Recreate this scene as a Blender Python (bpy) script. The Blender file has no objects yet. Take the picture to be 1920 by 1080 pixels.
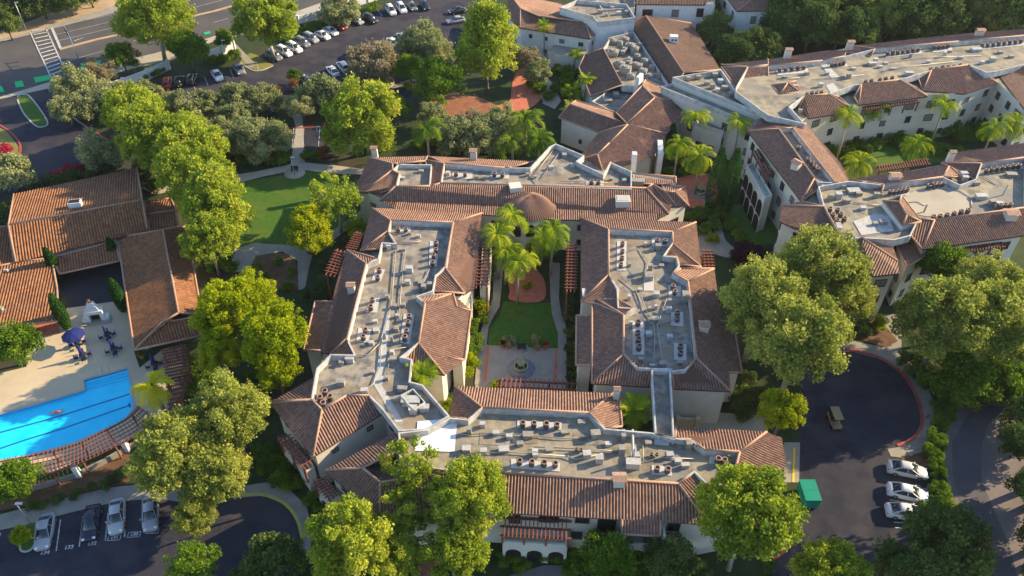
import bpy, bmesh, math, random
import numpy as np
from mathutils import Vector
R=math.radians
random.seed(7); rng=np.random.default_rng(7)
# ---------------------------------------------------------------- camera, world, sun, exposure
FPX=1500.0; PITCH=R(42); HC=83.0
scene=bpy.context.scene; COL=scene.collection
cam=bpy.data.objects.new('camera',bpy.data.cameras.new('camera')); COL.objects.link(cam); scene.camera=cam
cam.data.sensor_width=36; cam.data.lens=FPX/1920*36; cam.data.clip_end=3000; cam.data.clip_start=1
cam.location=(0,0,HC); cam.rotation_euler=(math.pi/2-PITCH,0,0)
SUN_EL=R(24); SUN_AZ=R(20)      # azimuth counted from +X towards +Y (north)
w=bpy.data.worlds.new('World'); scene.world=w; w.use_nodes=True
nt=w.node_tree; nt.nodes.clear()
sky=nt.nodes.new('ShaderNodeTexSky'); sky.sky_type='NISHITA'; sky.sun_disc=False
sky.ozone_density=2.2; sky.dust_density=.4; sky.sun_elevation=SUN_EL; sky.sun_rotation=math.pi/2-SUN_AZ
bg=nt.nodes.new('ShaderNodeBackground'); bg.inputs[1].default_value=.13
ow=nt.nodes.new('ShaderNodeOutputWorld'); nt.links.new(sky.outputs[0],bg.inputs[0]); nt.links.new(bg.outputs[0],ow.inputs[0])
sl=bpy.data.lights.new('sun','SUN'); sl.energy=4.6; sl.angle=R(.5); sl.color=(1,.79,.47)
so=bpy.data.objects.new('sun',sl); COL.objects.link(so)
sd=Vector((math.cos(SUN_EL)*math.cos(SUN_AZ),math.cos(SUN_EL)*math.sin(SUN_AZ),math.sin(SUN_EL)))
so.rotation_euler=sd.to_track_quat('Z','Y').to_euler(); so.location=(60,60,90)
scene.view_settings.view_transform='Standard'; scene.view_settings.look='None'
scene.view_settings.exposure=1.28; scene.view_settings.gamma=1
# ---------------------------------------------------------------- projection helpers
cp,sp=math.cos(PITCH),math.sin(PITCH)
def ray(px,py):
    a=(px-960)/FPX; b=(540-py)/FPX
    return Vector((a, cp+b*sp, -sp+b*cp))
def at(px,py,z=0.0):
    d=ray(px,py); t=(z-HC)/d.z
    return Vector((d.x*t,d.y*t,z))
def ppm(px,py,z=0.0):           # pixels per metre there
    d=ray(px,py); t=(z-HC)/d.z
    return FPX/t
# ---------------------------------------------------------------- materials
MT={}
def mat(name,col,rough=.8,noise=0,scale=1.0,col2=None,bump=0,metal=0,spec=.3,detail=6,coord='Object',contrast=(.35,.65)):
    m=bpy.data.materials.new(name); m.use_nodes=True; n=m.node_tree; b=n.nodes['Principled BSDF']
    b.inputs['Base Color'].default_value=(*col,1); b.inputs['Roughness'].default_value=rough
    b.inputs['Metallic'].default_value=metal; b.inputs['Specular IOR Level'].default_value=spec
    if col2 is not None or bump:
        tc=n.nodes.new('ShaderNodeTexCoord'); t=n.nodes.new('ShaderNodeTexNoise')
        t.inputs['Scale'].default_value=scale; t.inputs['Detail'].default_value=detail; t.inputs['Roughness'].default_value=.65
        n.links.new(tc.outputs[coord],t.inputs['Vector'])
    if col2 is not None:
        r=n.nodes.new('ShaderNodeValToRGB'); r.color_ramp.elements[0].position=contrast[0]; r.color_ramp.elements[1].position=contrast[1]
        r.color_ramp.elements[0].color=(*col,1); r.color_ramp.elements[1].color=(*col2,1)
        n.links.new(t.outputs[0],r.inputs[0]); n.links.new(r.outputs[0],b.inputs['Base Color'])
        m['ramp']=1
    if bump:
        bp=n.nodes.new('ShaderNodeBump'); bp.inputs['Strength'].default_value=bump; bp.inputs['Distance'].default_value=.1
        n.links.new(t.outputs[0],bp.inputs['Height']); n.links.new(bp.outputs[0],b.inputs['Normal'])
    MT[name]=m; return m
def two_noise(m,scale,c3,fac=.5,lo=.5,hi=.62):
    """lay a second, larger pattern of patches over a material's colour"""
    n=m.node_tree; b=n.nodes['Principled BSDF']; src=b.inputs['Base Color'].links[0].from_socket if b.inputs['Base Color'].links else None
    tc=n.nodes.new('ShaderNodeTexCoord'); t=n.nodes.new('ShaderNodeTexNoise'); t.inputs['Scale'].default_value=scale; t.inputs['Detail'].default_value=4
    mp=n.nodes.new('ShaderNodeMapRange'); mp.inputs[1].default_value=lo; mp.inputs[2].default_value=hi; mp.inputs[4].default_value=fac
    mx=n.nodes.new('ShaderNodeMix'); mx.data_type='RGBA'
    n.links.new(tc.outputs['Object'],t.inputs['Vector']); n.links.new(t.outputs[0],mp.inputs[0]); n.links.new(mp.outputs[0],mx.inputs['Factor'])
    if src: n.links.new(src,mx.inputs['A'])
    else: mx.inputs['A'].default_value=b.inputs['Base Color'].default_value
    mx.inputs['B'].default_value=(*c3,1); n.links.new(mx.outputs['Result'],b.inputs['Base Color']); return m
def tile_mat(name,c1,c2,c3,dark):
    m=bpy.data.materials.new(name); m.use_nodes=True; n=m.node_tree; b=n.nodes['Principled BSDF']; b.inputs['Roughness'].default_value=.75
    b.inputs['Specular IOR Level'].default_value=.25
    uv=n.nodes.new('ShaderNodeUVMap'); sep=n.nodes.new('ShaderNodeSeparateXYZ'); n.links.new(uv.outputs[0],sep.inputs[0])
    def M(op,a,bv=None):
        q=n.nodes.new('ShaderNodeMath'); q.operation=op
        for i,v in enumerate((a,bv)):
            if v is None: continue
            if isinstance(v,(int,float)): q.inputs[i].default_value=v
            else: n.links.new(v,q.inputs[i])
        return q.outputs[0]
    iu=M('FLOOR',sep.outputs[0]); vv=M('DIVIDE',sep.outputs[1],.42); iv=M('FLOOR',vv)
    cmb=n.nodes.new('ShaderNodeCombineXYZ'); n.links.new(iu,cmb.inputs[0]); n.links.new(iv,cmb.inputs[1])
    wn=n.nodes.new('ShaderNodeTexWhiteNoise'); wn.noise_dimensions='2D'; n.links.new(cmb.outputs[0],wn.inputs['Vector'])
    r=n.nodes.new('ShaderNodeValToRGB'); e=r.color_ramp.elements; e[0].color=(*c1,1); e[1].color=(*c2,1); e[0].position=0; e[1].position=1
    k=r.color_ramp.elements.new(.5); k.color=(*c3,1); n.links.new(wn.outputs['Value'],r.inputs[0])
    # big weathering patches
    tc=n.nodes.new('ShaderNodeTexCoord'); t=n.nodes.new('ShaderNodeTexNoise'); t.inputs['Scale'].default_value=.35; t.inputs['Detail'].default_value=6
    n.links.new(tc.outputs['Object'],t.inputs['Vector'])
    mp=n.nodes.new('ShaderNodeMapRange'); mp.inputs[1].default_value=.4; mp.inputs[2].default_value=.7; mp.inputs[4].default_value=.45; n.links.new(t.outputs[0],mp.inputs[0])
    mx=n.nodes.new('ShaderNodeMix'); mx.data_type='RGBA'; n.links.new(mp.outputs[0],mx.inputs['Factor']); n.links.new(r.outputs[0],mx.inputs['A']); mx.inputs['B'].default_value=(*dark,1)
    # the pan tiles between the covers get a darker colour
    fu=M('FRACT',sep.outputs[0]); pan=M('GREATER_THAN',fu,.68)
    mx2=n.nodes.new('ShaderNodeMix'); mx2.data_type='RGBA'; pf=M('MULTIPLY',pan,.65); n.links.new(pf,mx2.inputs['Factor']); n.links.new(mx.outputs['Result'],mx2.inputs['A']); mx2.inputs['B'].default_value=(dark[0]*.4,dark[1]*.35,dark[2]*.4,1)
    n.links.new(mx2.outputs['Result'],b.inputs['Base Color'])
    fv=M('FRACT',vv); bp=n.nodes.new('ShaderNodeBump'); bp.inputs['Strength'].default_value=.5; bp.inputs['Distance'].default_value=.04; n.links.new(fv,bp.inputs['Height']); n.links.new(bp.outputs[0],b.inputs['Normal'])
    MT[name]=m; return m
tile_mat('tile',(.21,.115,.078),(.33,.195,.135),(.27,.15,.105),(.16,.10,.082))
tile_mat('tile_orange',(.205,.085,.038),(.33,.15,.068),(.265,.115,.05),(.14,.07,.04))
tile_mat('tile_brown',(.15,.085,.06),(.23,.14,.10),(.19,.11,.08),(.12,.08,.065))
mat('ridge_cap',(.32,.18,.12),.8,col2=(.44,.28,.20),scale=3)
mat('fascia',(.12,.06,.04),.7)
mat('stucco',(.62,.585,.50),.9,col2=(.54,.51,.44),scale=.6,bump=.1)
mat('stucco_white',(.68,.68,.67),.85,col2=(.58,.58,.57),scale=.9,bump=.1)
mat('stucco_yellow',(.62,.50,.30),.9,col2=(.55,.45,.28),scale=.6)
mat('parapet_white',(.56,.56,.55),.8,col2=(.34,.33,.31),scale=1.0)
two_noise(mat('deck',(.13,.125,.12),.85,col2=(.32,.28,.225),scale=.6,bump=.15,detail=14,contrast=(.40,.58)),.25,(.26,.20,.135),.7,.5,.58)
two_noise(mat('deck_tan',(.16,.145,.12),.85,col2=(.34,.29,.20),scale=.45,bump=.15,detail=14,contrast=(.38,.58)),.2,(.20,.19,.18),.7,.5,.56)
mat('membrane',(.85,.86,.88),.6,col2=(.72,.72,.72),scale=.8)
mat('patch_grey',(.50,.49,.47),.8,col2=(.38,.36,.33),scale=1.5)
mat('pad_white',(.48,.47,.45),.8,col2=(.5,.48,.44),scale=2)
mat('metal_box',(.34,.32,.28),.6,col2=(.22,.20,.17),scale=2)
mat('metal_white',(.48,.47,.45),.5,col2=(.32,.31,.30),scale=2)
mat('condenser',(.12,.11,.105),.6,col2=(.07,.062,.06),scale=5)
mat('condenser_fan',(.26,.16,.13),.6)
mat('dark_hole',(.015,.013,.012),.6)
mat('pipe',(.35,.33,.30),.5,metal=.4)
mat('glass',(.02,.025,.032),.12,spec=.8); mat('glass_blind',(.20,.19,.17),.4); mat('glass_half',(.07,.07,.07),.2,spec=.7)
mat('window_frame',(.10,.06,.045),.6)
mat('redwood',(.17,.055,.035),.75,col2=(.25,.09,.06),scale=2)
two_noise(mat('asphalt',(.028,.029,.043),.95,col2=(.05,.048,.062),spec=.1,scale=.35,bump=.1,detail=14),.12,(.062,.058,.066),.7,.5,.56)
mat('asphalt_road',(.065,.06,.062),.95,col2=(.095,.086,.082),scale=.12,detail=12)
mat('asphalt_dark',(.022,.024,.032),.9,col2=(.035,.035,.045),scale=.6)
mat('concrete',(.24,.22,.19),.9,col2=(.32,.29,.245),scale=.5,detail=10)
mat('concrete_warm',(.34,.30,.24),.9,col2=(.42,.37,.29),scale=.3,detail=10)
mat('deck_pale',(.46,.37,.25),.9,col2=(.54,.44,.30),scale=.25,detail=8)
mat('brick_red',(.42,.12,.07),.9,col2=(.52,.18,.11),scale=1.2)
mat('stone_dark',(.16,.16,.19),.8,col2=(.24,.24,.27),scale=1.5)
mat('mulch',(.10,.055,.03),.95,col2=(.16,.09,.05),scale=.8)
mat('mulch_red',(.22,.085,.05),.95,col2=(.3,.14,.08),scale=.8)
mat('dirt',(.36,.24,.14),.95,col2=(.45,.32,.2),scale=.3,detail=10)
mat('path_asphalt',(.085,.08,.095),.95,col2=(.12,.11,.125),scale=.3,detail=10); mat('grey_path',(.15,.125,.13),.95,col2=(.20,.17,.165),scale=.25,detail=10)
two_noise(mat('ground',(.016,.034,.010),.95,col2=(.035,.055,.014),scale=.5,bump=.3,detail=12),.09,(.06,.042,.024),.7)
two_noise(mat('lawn',(.038,.10,.008),.95,col2=(.065,.14,.014),scale=1.5,bump=.2,detail=12),.2,(.10,.13,.02),.45,.52,.6)
mat('lawn_dry',(.16,.17,.03),.95,col2=(.24,.20,.06),scale=.8)
mat('paint_white',(.62,.62,.62),.7,col2=(.25,.25,.26),scale=2.5,detail=10)
mat('paint_green',(.0,.45,.13),.7)
mat('paint_yellow',(.70,.50,.02),.7)
mat('paint_red',(.55,.03,.03),.7)
mat('kerb_red',(.42,.035,.035),.8,col2=(.30,.10,.09),scale=1.2)
mat('kerb_yellow',(.50,.42,.04),.8,col2=(.38,.34,.16),scale=1.2)
mat('kerb',(.42,.40,.37),.85)
mat('bark',(.16,.12,.09),.9,col2=(.25,.2,.16),scale=2)
mat('bark_pale',(.42,.38,.33),.9,col2=(.30,.25,.2),scale=2)
mat('palm_trunk',(.38,.33,.28),.9,col2=(.28,.24,.19),scale=3)
mat('navy',(.012,.022,.13),.7)
mat('cloth_blue',(.02,.04,.3),.6)
mat('steel_dark',(.05,.05,.055),.5,metal=.5)
mat('steel_light',(.55,.55,.55),.4,metal=.6)
mat('rubber',(.012,.012,.012),.8)
mat('rim',(.45,.45,.47),.3,metal=.8)
mat('lamp_white',(.8,.8,.78),.3); mat('tail_red',(.35,.01,.01),.3)
mat('terracotta',(.45,.15,.07),.85)
mat('skin',(.45,.25,.17),.6); mat('swim_pink',(.5,.05,.1),.6)
mat('fountain_stone',(.42,.38,.2),.85,col2=(.3,.28,.14),scale=3)
mat('dumpster_green',(.0,.24,.17),.5,col2=(.0,.2,.14),scale=.8)
mat('cart_tan',(.33,.23,.12),.6)
mat('pool_wall',(.02,.42,.8),.5); mat('pool_floor',(.0,.58,.92),.6,col2=(.03,.68,.97),scale=.5,detail=8)
mat('pool_line',(.01,.12,.30),.6)
def water():
    m=bpy.data.materials.new('water'); m.use_nodes=True; n=m.node_tree; n.nodes.clear()
    o=n.nodes.new('ShaderNodeOutputMaterial'); mx=n.nodes.new('ShaderNodeMixShader'); tr=n.nodes.new('ShaderNodeBsdfTransparent'); g=n.nodes.new('ShaderNodeBsdfGlossy')
    tr.inputs[0].default_value=(.85,1,1,1); g.inputs['Roughness'].default_value=.06
    f=n.nodes.new('ShaderNodeFresnel'); f.inputs[0].default_value=1.33
    t=n.nodes.new('ShaderNodeTexNoise'); t.inputs['Scale'].default_value=1.8; t.inputs['Detail'].default_value=4
    tc=n.nodes.new('ShaderNodeTexCoord'); n.links.new(tc.outputs['Object'],t.inputs['Vector'])
    bp=n.nodes.new('ShaderNodeBump'); bp.inputs['Strength'].default_value=.6; bp.inputs['Distance'].default_value=.12; n.links.new(t.outputs[0],bp.inputs['Height'])
    n.links.new(bp.outputs[0],g.inputs['Normal']); n.links.new(bp.outputs[0],f.inputs['Normal'])
    ge=n.nodes.new('ShaderNodeNewGeometry'); iv=n.nodes.new('ShaderNodeMath'); iv.operation='SUBTRACT'; iv.inputs[0].default_value=1; n.links.new(ge.outputs['Backfacing'],iv.inputs[1]); ml=n.nodes.new('ShaderNodeMath'); ml.operation='MULTIPLY'; n.links.new(iv.outputs[0],ml.inputs[0]); n.links.new(f.outputs[0],ml.inputs[1]); n.links.new(ml.outputs[0],mx.inputs[0]); n.links.new(tr.outputs[0],mx.inputs[1]); n.links.new(g.outputs[0],mx.inputs[2]); n.links.new(mx.outputs[0],o.inputs[0]); MT['water']=m
water()
def leaf_mat(name,c1,c2,c3,trans=.45,scale=.35):
    m=bpy.data.materials.new(name); m.use_nodes=True; n=m.node_tree; n.nodes.clear()
    o=n.nodes.new('ShaderNodeOutputMaterial'); mx=n.nodes.new('ShaderNodeMixShader'); d=n.nodes.new('ShaderNodeBsdfDiffuse'); t=n.nodes.new('ShaderNodeBsdfTranslucent')
    tc=n.nodes.new('ShaderNodeTexCoord'); ns=n.nodes.new('ShaderNodeTexNoise'); ns.inputs['Scale'].default_value=scale; ns.inputs['Detail'].default_value=3
    oi=n.nodes.new('ShaderNodeObjectInfo'); at_=n.nodes.new('ShaderNodeAttribute'); at_.attribute_name='lv'
    n.links.new(tc.outputs['Object'],ns.inputs['Vector'])
    ad=n.nodes.new('ShaderNodeMath'); ad.operation='MULTIPLY_ADD'; ad.inputs[1].default_value=.9; ad.inputs[2].default_value=-.22; n.links.new(ns.outputs[0],ad.inputs[0])
    a2=n.nodes.new('ShaderNodeMath'); a2.operation='MULTIPLY_ADD'; a2.inputs[1].default_value=.5; n.links.new(at_.outputs['Fac'],a2.inputs[0]); n.links.new(ad.outputs[0],a2.inputs[2])
    a3=n.nodes.new('ShaderNodeMath'); a3.operation='MULTIPLY_ADD'; a3.inputs[1].default_value=.14; n.links.new(oi.outputs['Random'],a3.inputs[0]); n.links.new(a2.outputs[0],a3.inputs[2])
    r=n.nodes.new('ShaderNodeValToRGB'); e=r.color_ramp.elements; e[0].position=.15; e[1].position=.95; e[0].color=(*c1,1); e[1].color=(*c3,1); k=e.new(.5); k.color=(*c2,1)
    n.links.new(a3.outputs[0],r.inputs[0]); n.links.new(r.outputs[0],d.inputs[0]); n.links.new(r.outputs[0],t.inputs[0])
    mx.inputs[0].default_value=trans; n.links.new(d.outputs[0],mx.inputs[1]); n.links.new(t.outputs[0],mx.inputs[2]); n.links.new(mx.outputs[0],o.inputs[0]); MT[name]=m
leaf_mat('leaf_sycamore',(.09,.17,.02),(.29,.37,.035),(.62,.60,.08))
leaf_mat('leaf_lime',(.09,.17,.008),(.33,.39,.012),(.60,.57,.03))
leaf_mat('leaf_olive',(.11,.16,.03),(.34,.38,.075),(.64,.60,.15))
leaf_mat('leaf_grey',(.12,.16,.06),(.31,.34,.15),(.58,.56,.29))
leaf_mat('leaf_brown',(.18,.15,.08),(.32,.27,.16),(.46,.39,.25))
leaf_mat('leaf_dark',(.03,.07,.02),(.085,.14,.035),(.27,.30,.08),.3)
leaf_mat('leaf_mid',(.04,.11,.012),(.13,.23,.02),(.32,.40,.05))
leaf_mat('leaf_palm',(.06,.15,.01),(.22,.33,.02),(.58,.58,.04))
leaf_mat('leaf_palm_yellow',(.34,.36,.01),(.60,.55,.015),(.80,.66,.03))
leaf_mat('leaf_cypress',(.015,.055,.014),(.035,.095,.018),(.08,.15,.025),.25)
leaf_mat('leaf_pink',(.25,.02,.05),(.5,.04,.09),(.6,.10,.14))
leaf_mat('leaf_rust',(.16,.07,.03),(.30,.12,.05),(.40,.2,.08))
leaf_mat('leaf_purple',(.03,.012,.02),(.06,.02,.035),(.10,.04,.05),.2)
# ---------------------------------------------------------------- object helpers
def tag(o,label=None,cat=None,group=None,kind=None):
    if label: o['label']=label
    if cat: o['category']=cat
    if group: o['group']=group
    if kind: o['kind']=kind
    return o
def empty(name,loc,rz=0,label=None,cat=None,group=None):
    o=bpy.data.objects.new(name,None); COL.objects.link(o); o.location=loc; o.rotation_euler=(0,0,rz); o.empty_display_size=.5
    return tag(o,label,cat,group)
def link(name,me,mats,parent=None,loc=None):
    o=bpy.data.objects.new(name,me); COL.objects.link(o)
    if mats is not None:
        if len(me.materials): me.materials.clear()
        for m in (mats if isinstance(mats,(list,tuple)) else [mats]): me.materials.append(MT[m])
    if parent is not None: o.parent=parent
    if loc is not None: o.location=loc
    return o
def obj(name,bm,mats,parent=None,world=False):
    """bmesh in the parent's local frame (world=True: in world frame, moved into the parent's)"""
    me=bpy.data.meshes.new(name)
    if world and parent is not None:
        from mathutils import Matrix
        pm=Matrix.Translation(parent.location) @ Matrix.Rotation(parent.rotation_euler.z,4,'Z')
        bm.transform(pm.inverted())
    bm.to_mesh(me); bm.free()
    return link(name,me,mats,parent)
def copy_tree(o,parent=None):
    c=o.copy(); COL.objects.link(c)
    if parent is not None: c.parent=parent
    for ch in o.children: copy_tree(ch,c)
    return c
def box(bm,c,s,rz=0,mi=0,taper=1.0):
    ca,sa=math.cos(rz),math.sin(rz); vs=[]
    for dz in (-.5,.5):
        k=taper if dz>0 else 1
        for dx,dy in ((-.5,-.5),(.5,-.5),(.5,.5),(-.5,.5)):
            x,y=dx*s[0]*k,dy*s[1]*k; vs.append(bm.verts.new((c[0]+x*ca-y*sa,c[1]+x*sa+y*ca,c[2]+dz*s[2])))
    for f in ((0,3,2,1),(4,5,6,7),(0,1,5,4),(1,2,6,5),(2,3,7,6),(3,0,4,7)): bm.faces.new([vs[i] for i in f]).material_index=mi
def beam(bm,a,b,w,h,mi=0):
    a=Vector(a); b=Vector(b); d=(b-a); L=d.length
    if L<1e-4: return
    d/=L; s=d.cross(Vector((0,0,1)));
    if s.length<1e-3: s=Vector((1,0,0))
    s.normalize(); u=s.cross(d); vs=[]
    for p in (a,b):
        for i,j in ((-1,-1),(1,-1),(1,1),(-1,1)): vs.append(bm.verts.new(p+s*(i*w/2)+u*(j*h/2)))
    for f in ((0,1,2,3),(7,6,5,4),(0,4,5,1),(1,5,6,2),(2,6,7,3),(3,7,4,0)): bm.faces.new([vs[i] for i in f]).material_index=mi
def tube(bm,pts,rads,n=8,mi=0,cap=True):
    rings=[]
    for i,p in enumerate(pts):
        p=Vector(p); d=(Vector(pts[min(i+1,len(pts)-1)])-Vector(pts[max(i-1,0)])).normalized()
        s=d.cross(Vector((0,0,1)));
        if s.length<.05: s=Vector((1,0,0))
        s.normalize(); u=s.cross(d); r=rads[i] if isinstance(rads,(list,tuple)) else rads
        rings.append([bm.verts.new(p+s*(math.cos(k*2*math.pi/n)*r)+u*(math.sin(k*2*math.pi/n)*r)) for k in range(n)])
    for a,b in zip(rings,rings[1:]):
        for k in range(n): 
            f=bm.faces.new((a[k],a[(k+1)%n],b[(k+1)%n],b[k])); f.material_index=mi; f.smooth=True
    if cap: bm.faces.new(rings[0][::-1]).material_index=mi; bm.faces.new(rings[-1]).material_index=mi
def lathe(bm,c,prof,n=20,mi=0):
    rings=[[bm.verts.new((c[0]+r*math.cos(k*2*math.pi/n),c[1]+r*math.sin(k*2*math.pi/n),c[2]+z)) for k in range(n)] for r,z in prof]
    for a,b in zip(rings,rings[1:]):
        for k in range(n):
            f=bm.faces.new((a[k],a[(k+1)%n],b[(k+1)%n],b[k])); f.material_index=mi; f.smooth=True
    bm.faces.new(rings[-1]).material_index=mi
def PX(s,z=0.0):
    return [at(*map(float,t.split(',')),z) for t in s.split()]
def smooth(pts,k=4,closed=True):
    n=len(pts); out=[]
    rngi=range(n) if closed else range(n-1)
    for i in rngi:
        g=lambda j: pts[j%n] if closed else pts[max(0,min(n-1,j))]
        p0,p1,p2,p3=g(i-1),g(i),g(i+1),g(i+2)
        for j in range(k):
            t=j/k; out.append(.5*((2*p1)+(p2-p0)*t+(2*p0-5*p1+4*p2-p3)*t*t+(3*p1-p0-3*p2+p3)*t**3))
    if not closed: out.append(pts[-1])
    return out
def fill(bm,pts,mi=0):
    f=bm.faces.new([bm.verts.new(p) for p in pts]); f.normal_update()
    if f.normal.z<0: f.normal_flip()
    f.material_index=mi
    bmesh.ops.triangulate(bm,faces=[f],ngon_method='EAR_CLIP')
lvc=[0]
def sheet(name,s,level,m,sm=0,kind='structure',label=None,cat=None):
    pts=PX(s,0) if isinstance(s,str) else s
    if sm: pts=smooth(pts,sm)
    lvc[0]+=1
    for p in pts: p.z=.014*level+.0015*(lvc[0]%9)
    bm=bmesh.new(); fill(bm,pts); o=obj(name,bm,m)
    tag(o,label,cat,kind=kind); return o
def ribbon(bm,pts,w,h,z0=0.0,mi=0):
    """raised strip along a path"""
    n=len(pts); L=[];Rr=[]
    for i,p in enumerate(pts):
        d=(pts[min(i+1,n-1)]-pts[max(i-1,0)]); d.z=0
        if d.length<1e-6: d=Vector((1,0,0))
        d.normalize(); s=Vector((-d.y,d.x,0))*w/2
        L.append(p+s); Rr.append(p-s)
    def V(p,z): return bm.verts.new((p.x,p.y,z))
    a=[V(p,z0+h) for p in L]; b=[V(p,z0+h) for p in Rr]
    c=[V(p,z0) for p in L]; d=[V(p,z0) for p in Rr]
    for i in range(n-1):
        for f in ((a[i],b[i],b[i+1],a[i+1]),(c[i],a[i],a[i+1],c[i+1]),(b[i],d[i],d[i+1],b[i+1])): bm.faces.new(f).material_index=mi
    bm.faces.new((c[0],d[0],b[0],a[0])); bm.faces.new((a[-1],b[-1],d[-1],c[-1]))
def kerb(name,s,m='kerb',w=.28,h=.14,sm=4,closed=False):
    pts=PX(s,0)
    if sm: pts=smooth(pts,sm,closed)
    bm=bmesh.new(); ribbon(bm,pts,w,h); return tag(obj(name,bm,m),kind='structure')
def stripe(bm,a,b,w,z=.10):
    a=Vector(a);b=Vector(b);d=(b-a).normalized(); s=Vector((-d.y,d.x,0))*w/2
    bm.faces.new([bm.verts.new((p.x,p.y,z)) for p in (a+s,a-s,b-s,b+s)])
# ---------------------------------------------------------------- tiled roofs and buildings
def pads(b,name,qs,z,m):
    for q in qs:
        bm=bmesh.new(); fill(bm,[Vector((p.x,p.y,z)) for p in PX(q,z)]); b.part(name,bm,m)
PROF=[0.0,.07,.10,.07,0.0,-.025]
def clip(poly,d,lim,keep_ge):
    out=[];n=len(poly)
    for i in range(n):
        a=poly[i];b=poly[(i+1)%n]; fa=a.dot(d)-lim; fb=b.dot(d)-lim
        if not keep_ge: fa,fb=-fa,-fb
        if fa>=0: out.append(a)
        if (fa>0)!=(fb>0) and abs(fa-fb)>1e-9: out.append(a+(b-a)*(fa/(fa-fb)))
    return out
def tri_convex(poly):
    """split a (possibly concave) polygon into triangles"""
    bm=bmesh.new(); f=bm.faces.new([bm.verts.new(p) for p in poly]); r=bmesh.ops.triangulate(bm,faces=[f],ngon_method='EAR_CLIP')
    out=[[v.co.copy() for v in g.verts] for g in bm.faces]; bm.free(); return out
def tile_facet(bm,uvl,pts,period=.35,mi=0):
    n=Vector((0,0,0))
    for i in range(len(pts)): a=pts[i];b=pts[(i+1)%len(pts)]; n+=Vector(((a.y-b.y)*(a.z+b.z),(a.z-b.z)*(a.x+b.x),(a.x-b.x)*(a.y+b.y)))
    n.normalize()
    if n.z<0: n=-n; pts=pts[::-1]
    e=Vector((0,0,1)).cross(n)
    if e.length<.02: e=(pts[1]-pts[0])
    e.z=0; e.normalize(); v=n.cross(e); step=period/6
    off=random.uniform(0,50)
    for tri in (tri_convex(pts) if len(pts)>3 else [pts]):
        us=[p.dot(e) for p in tri]; k0=math.floor(min(us)/step); k1=math.ceil(max(us)/step)
        for k in range(k0,k1):
            q=clip(tri,e,k*step,True)
            if len(q)>2: q=clip(q,e,(k+1)*step,False)
            if len(q)<3: continue
            vs=[]
            for p in q:
                hi=abs(p.dot(e)-k*step)>abs(p.dot(e)-(k+1)*step)
                f=(p.dot(e)-k*step)/step; h0=PROF[k%6]; h1=PROF[(k+1)%6]
                vs.append((bm.verts.new(p+n*(h0+(h1-h0)*f)),p))
            try: fc=bm.faces.new([a for a,_ in vs])
            except ValueError: continue
            fc.material_index=mi
            km=(k+.5)/6
            for lp,(a,p) in zip(fc.loops,vs): lp[uvl].uv=(km+1e-3*0, p.dot(v)+off)
    # underside
    lo=[bm.verts.new(p-Vector((0,0,.16))) for p in pts]
    f=bm.faces.new(lo[::-1]); f.material_index=1; bmesh.ops.triangulate(bm,faces=[f],ngon_method='EAR_CLIP')
def parse(s,ze,zr):
    out=[];tags=[]; cur='e'
    for t in s.split():
        if t=='|': cur='r'; continue
        z=None; tg=cur
        if t[-1] in 'er' and '@' not in t: tg=t[-1]; t=t[:-1]
        if '@' in t: t,zz=t.split('@'); z=float(zz); tg='m' if abs(z-ze)>.01 else 'e'
        x,y=map(float,t.split(','))
        if z is None: z=ze if tg=='e' else zr
        out.append(at(x,y,z)); tags.append(tg)
    return out,tags
def area(pts): return sum(pts[i].x*pts[(i+1)%len(pts)].y-pts[(i+1)%len(pts)].x*pts[i].y for i in range(len(pts)))/2
def inset(pts,d):
    if area(pts)<0: pts=pts[::-1]
    n=len(pts); out=[]
    for i in range(n):
        p=pts[i]; a=(p-pts[i-1]); b=(pts[(i+1)%n]-p); a.z=b.z=0; a.normalize(); b.normalize()
        na=Vector((-a.y,a.x,0)); nb=Vector((-b.y,b.x,0)); m=na+nb
        if m.length<.2: m=na
        m.normalize(); k=d/max(.45,m.dot(na)); out.append(p+m*k)
    return out
CAM=Vector((0,0,HC))
ORD='first second third fourth fifth sixth seventh eighth ninth tenth eleventh twelfth thirteenth fourteenth fifteenth sixteenth'.split()
def ordinals(pts):
    """words that tell the members of one row apart by their order in it"""
    n=len(pts)
    if n==1: return ['single']
    xs=[p[0] for p in pts]; ys=[p[1] for p in pts]; hor=(max(xs)-min(xs))>=(max(ys)-min(ys)); v=xs if hor else ys
    o=sorted(range(n),key=lambda i:v[i]); r=[0]*n
    for k,i in enumerate(o): r[i]=k
    if n==2: return [(('left','right') if hor else ('upper','lower'))[k] for k in r]
    return [ORD[k]+(' from left' if hor else ' from top') if k<n-1 else ('rightmost' if hor else 'lowest') for k in r]
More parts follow.
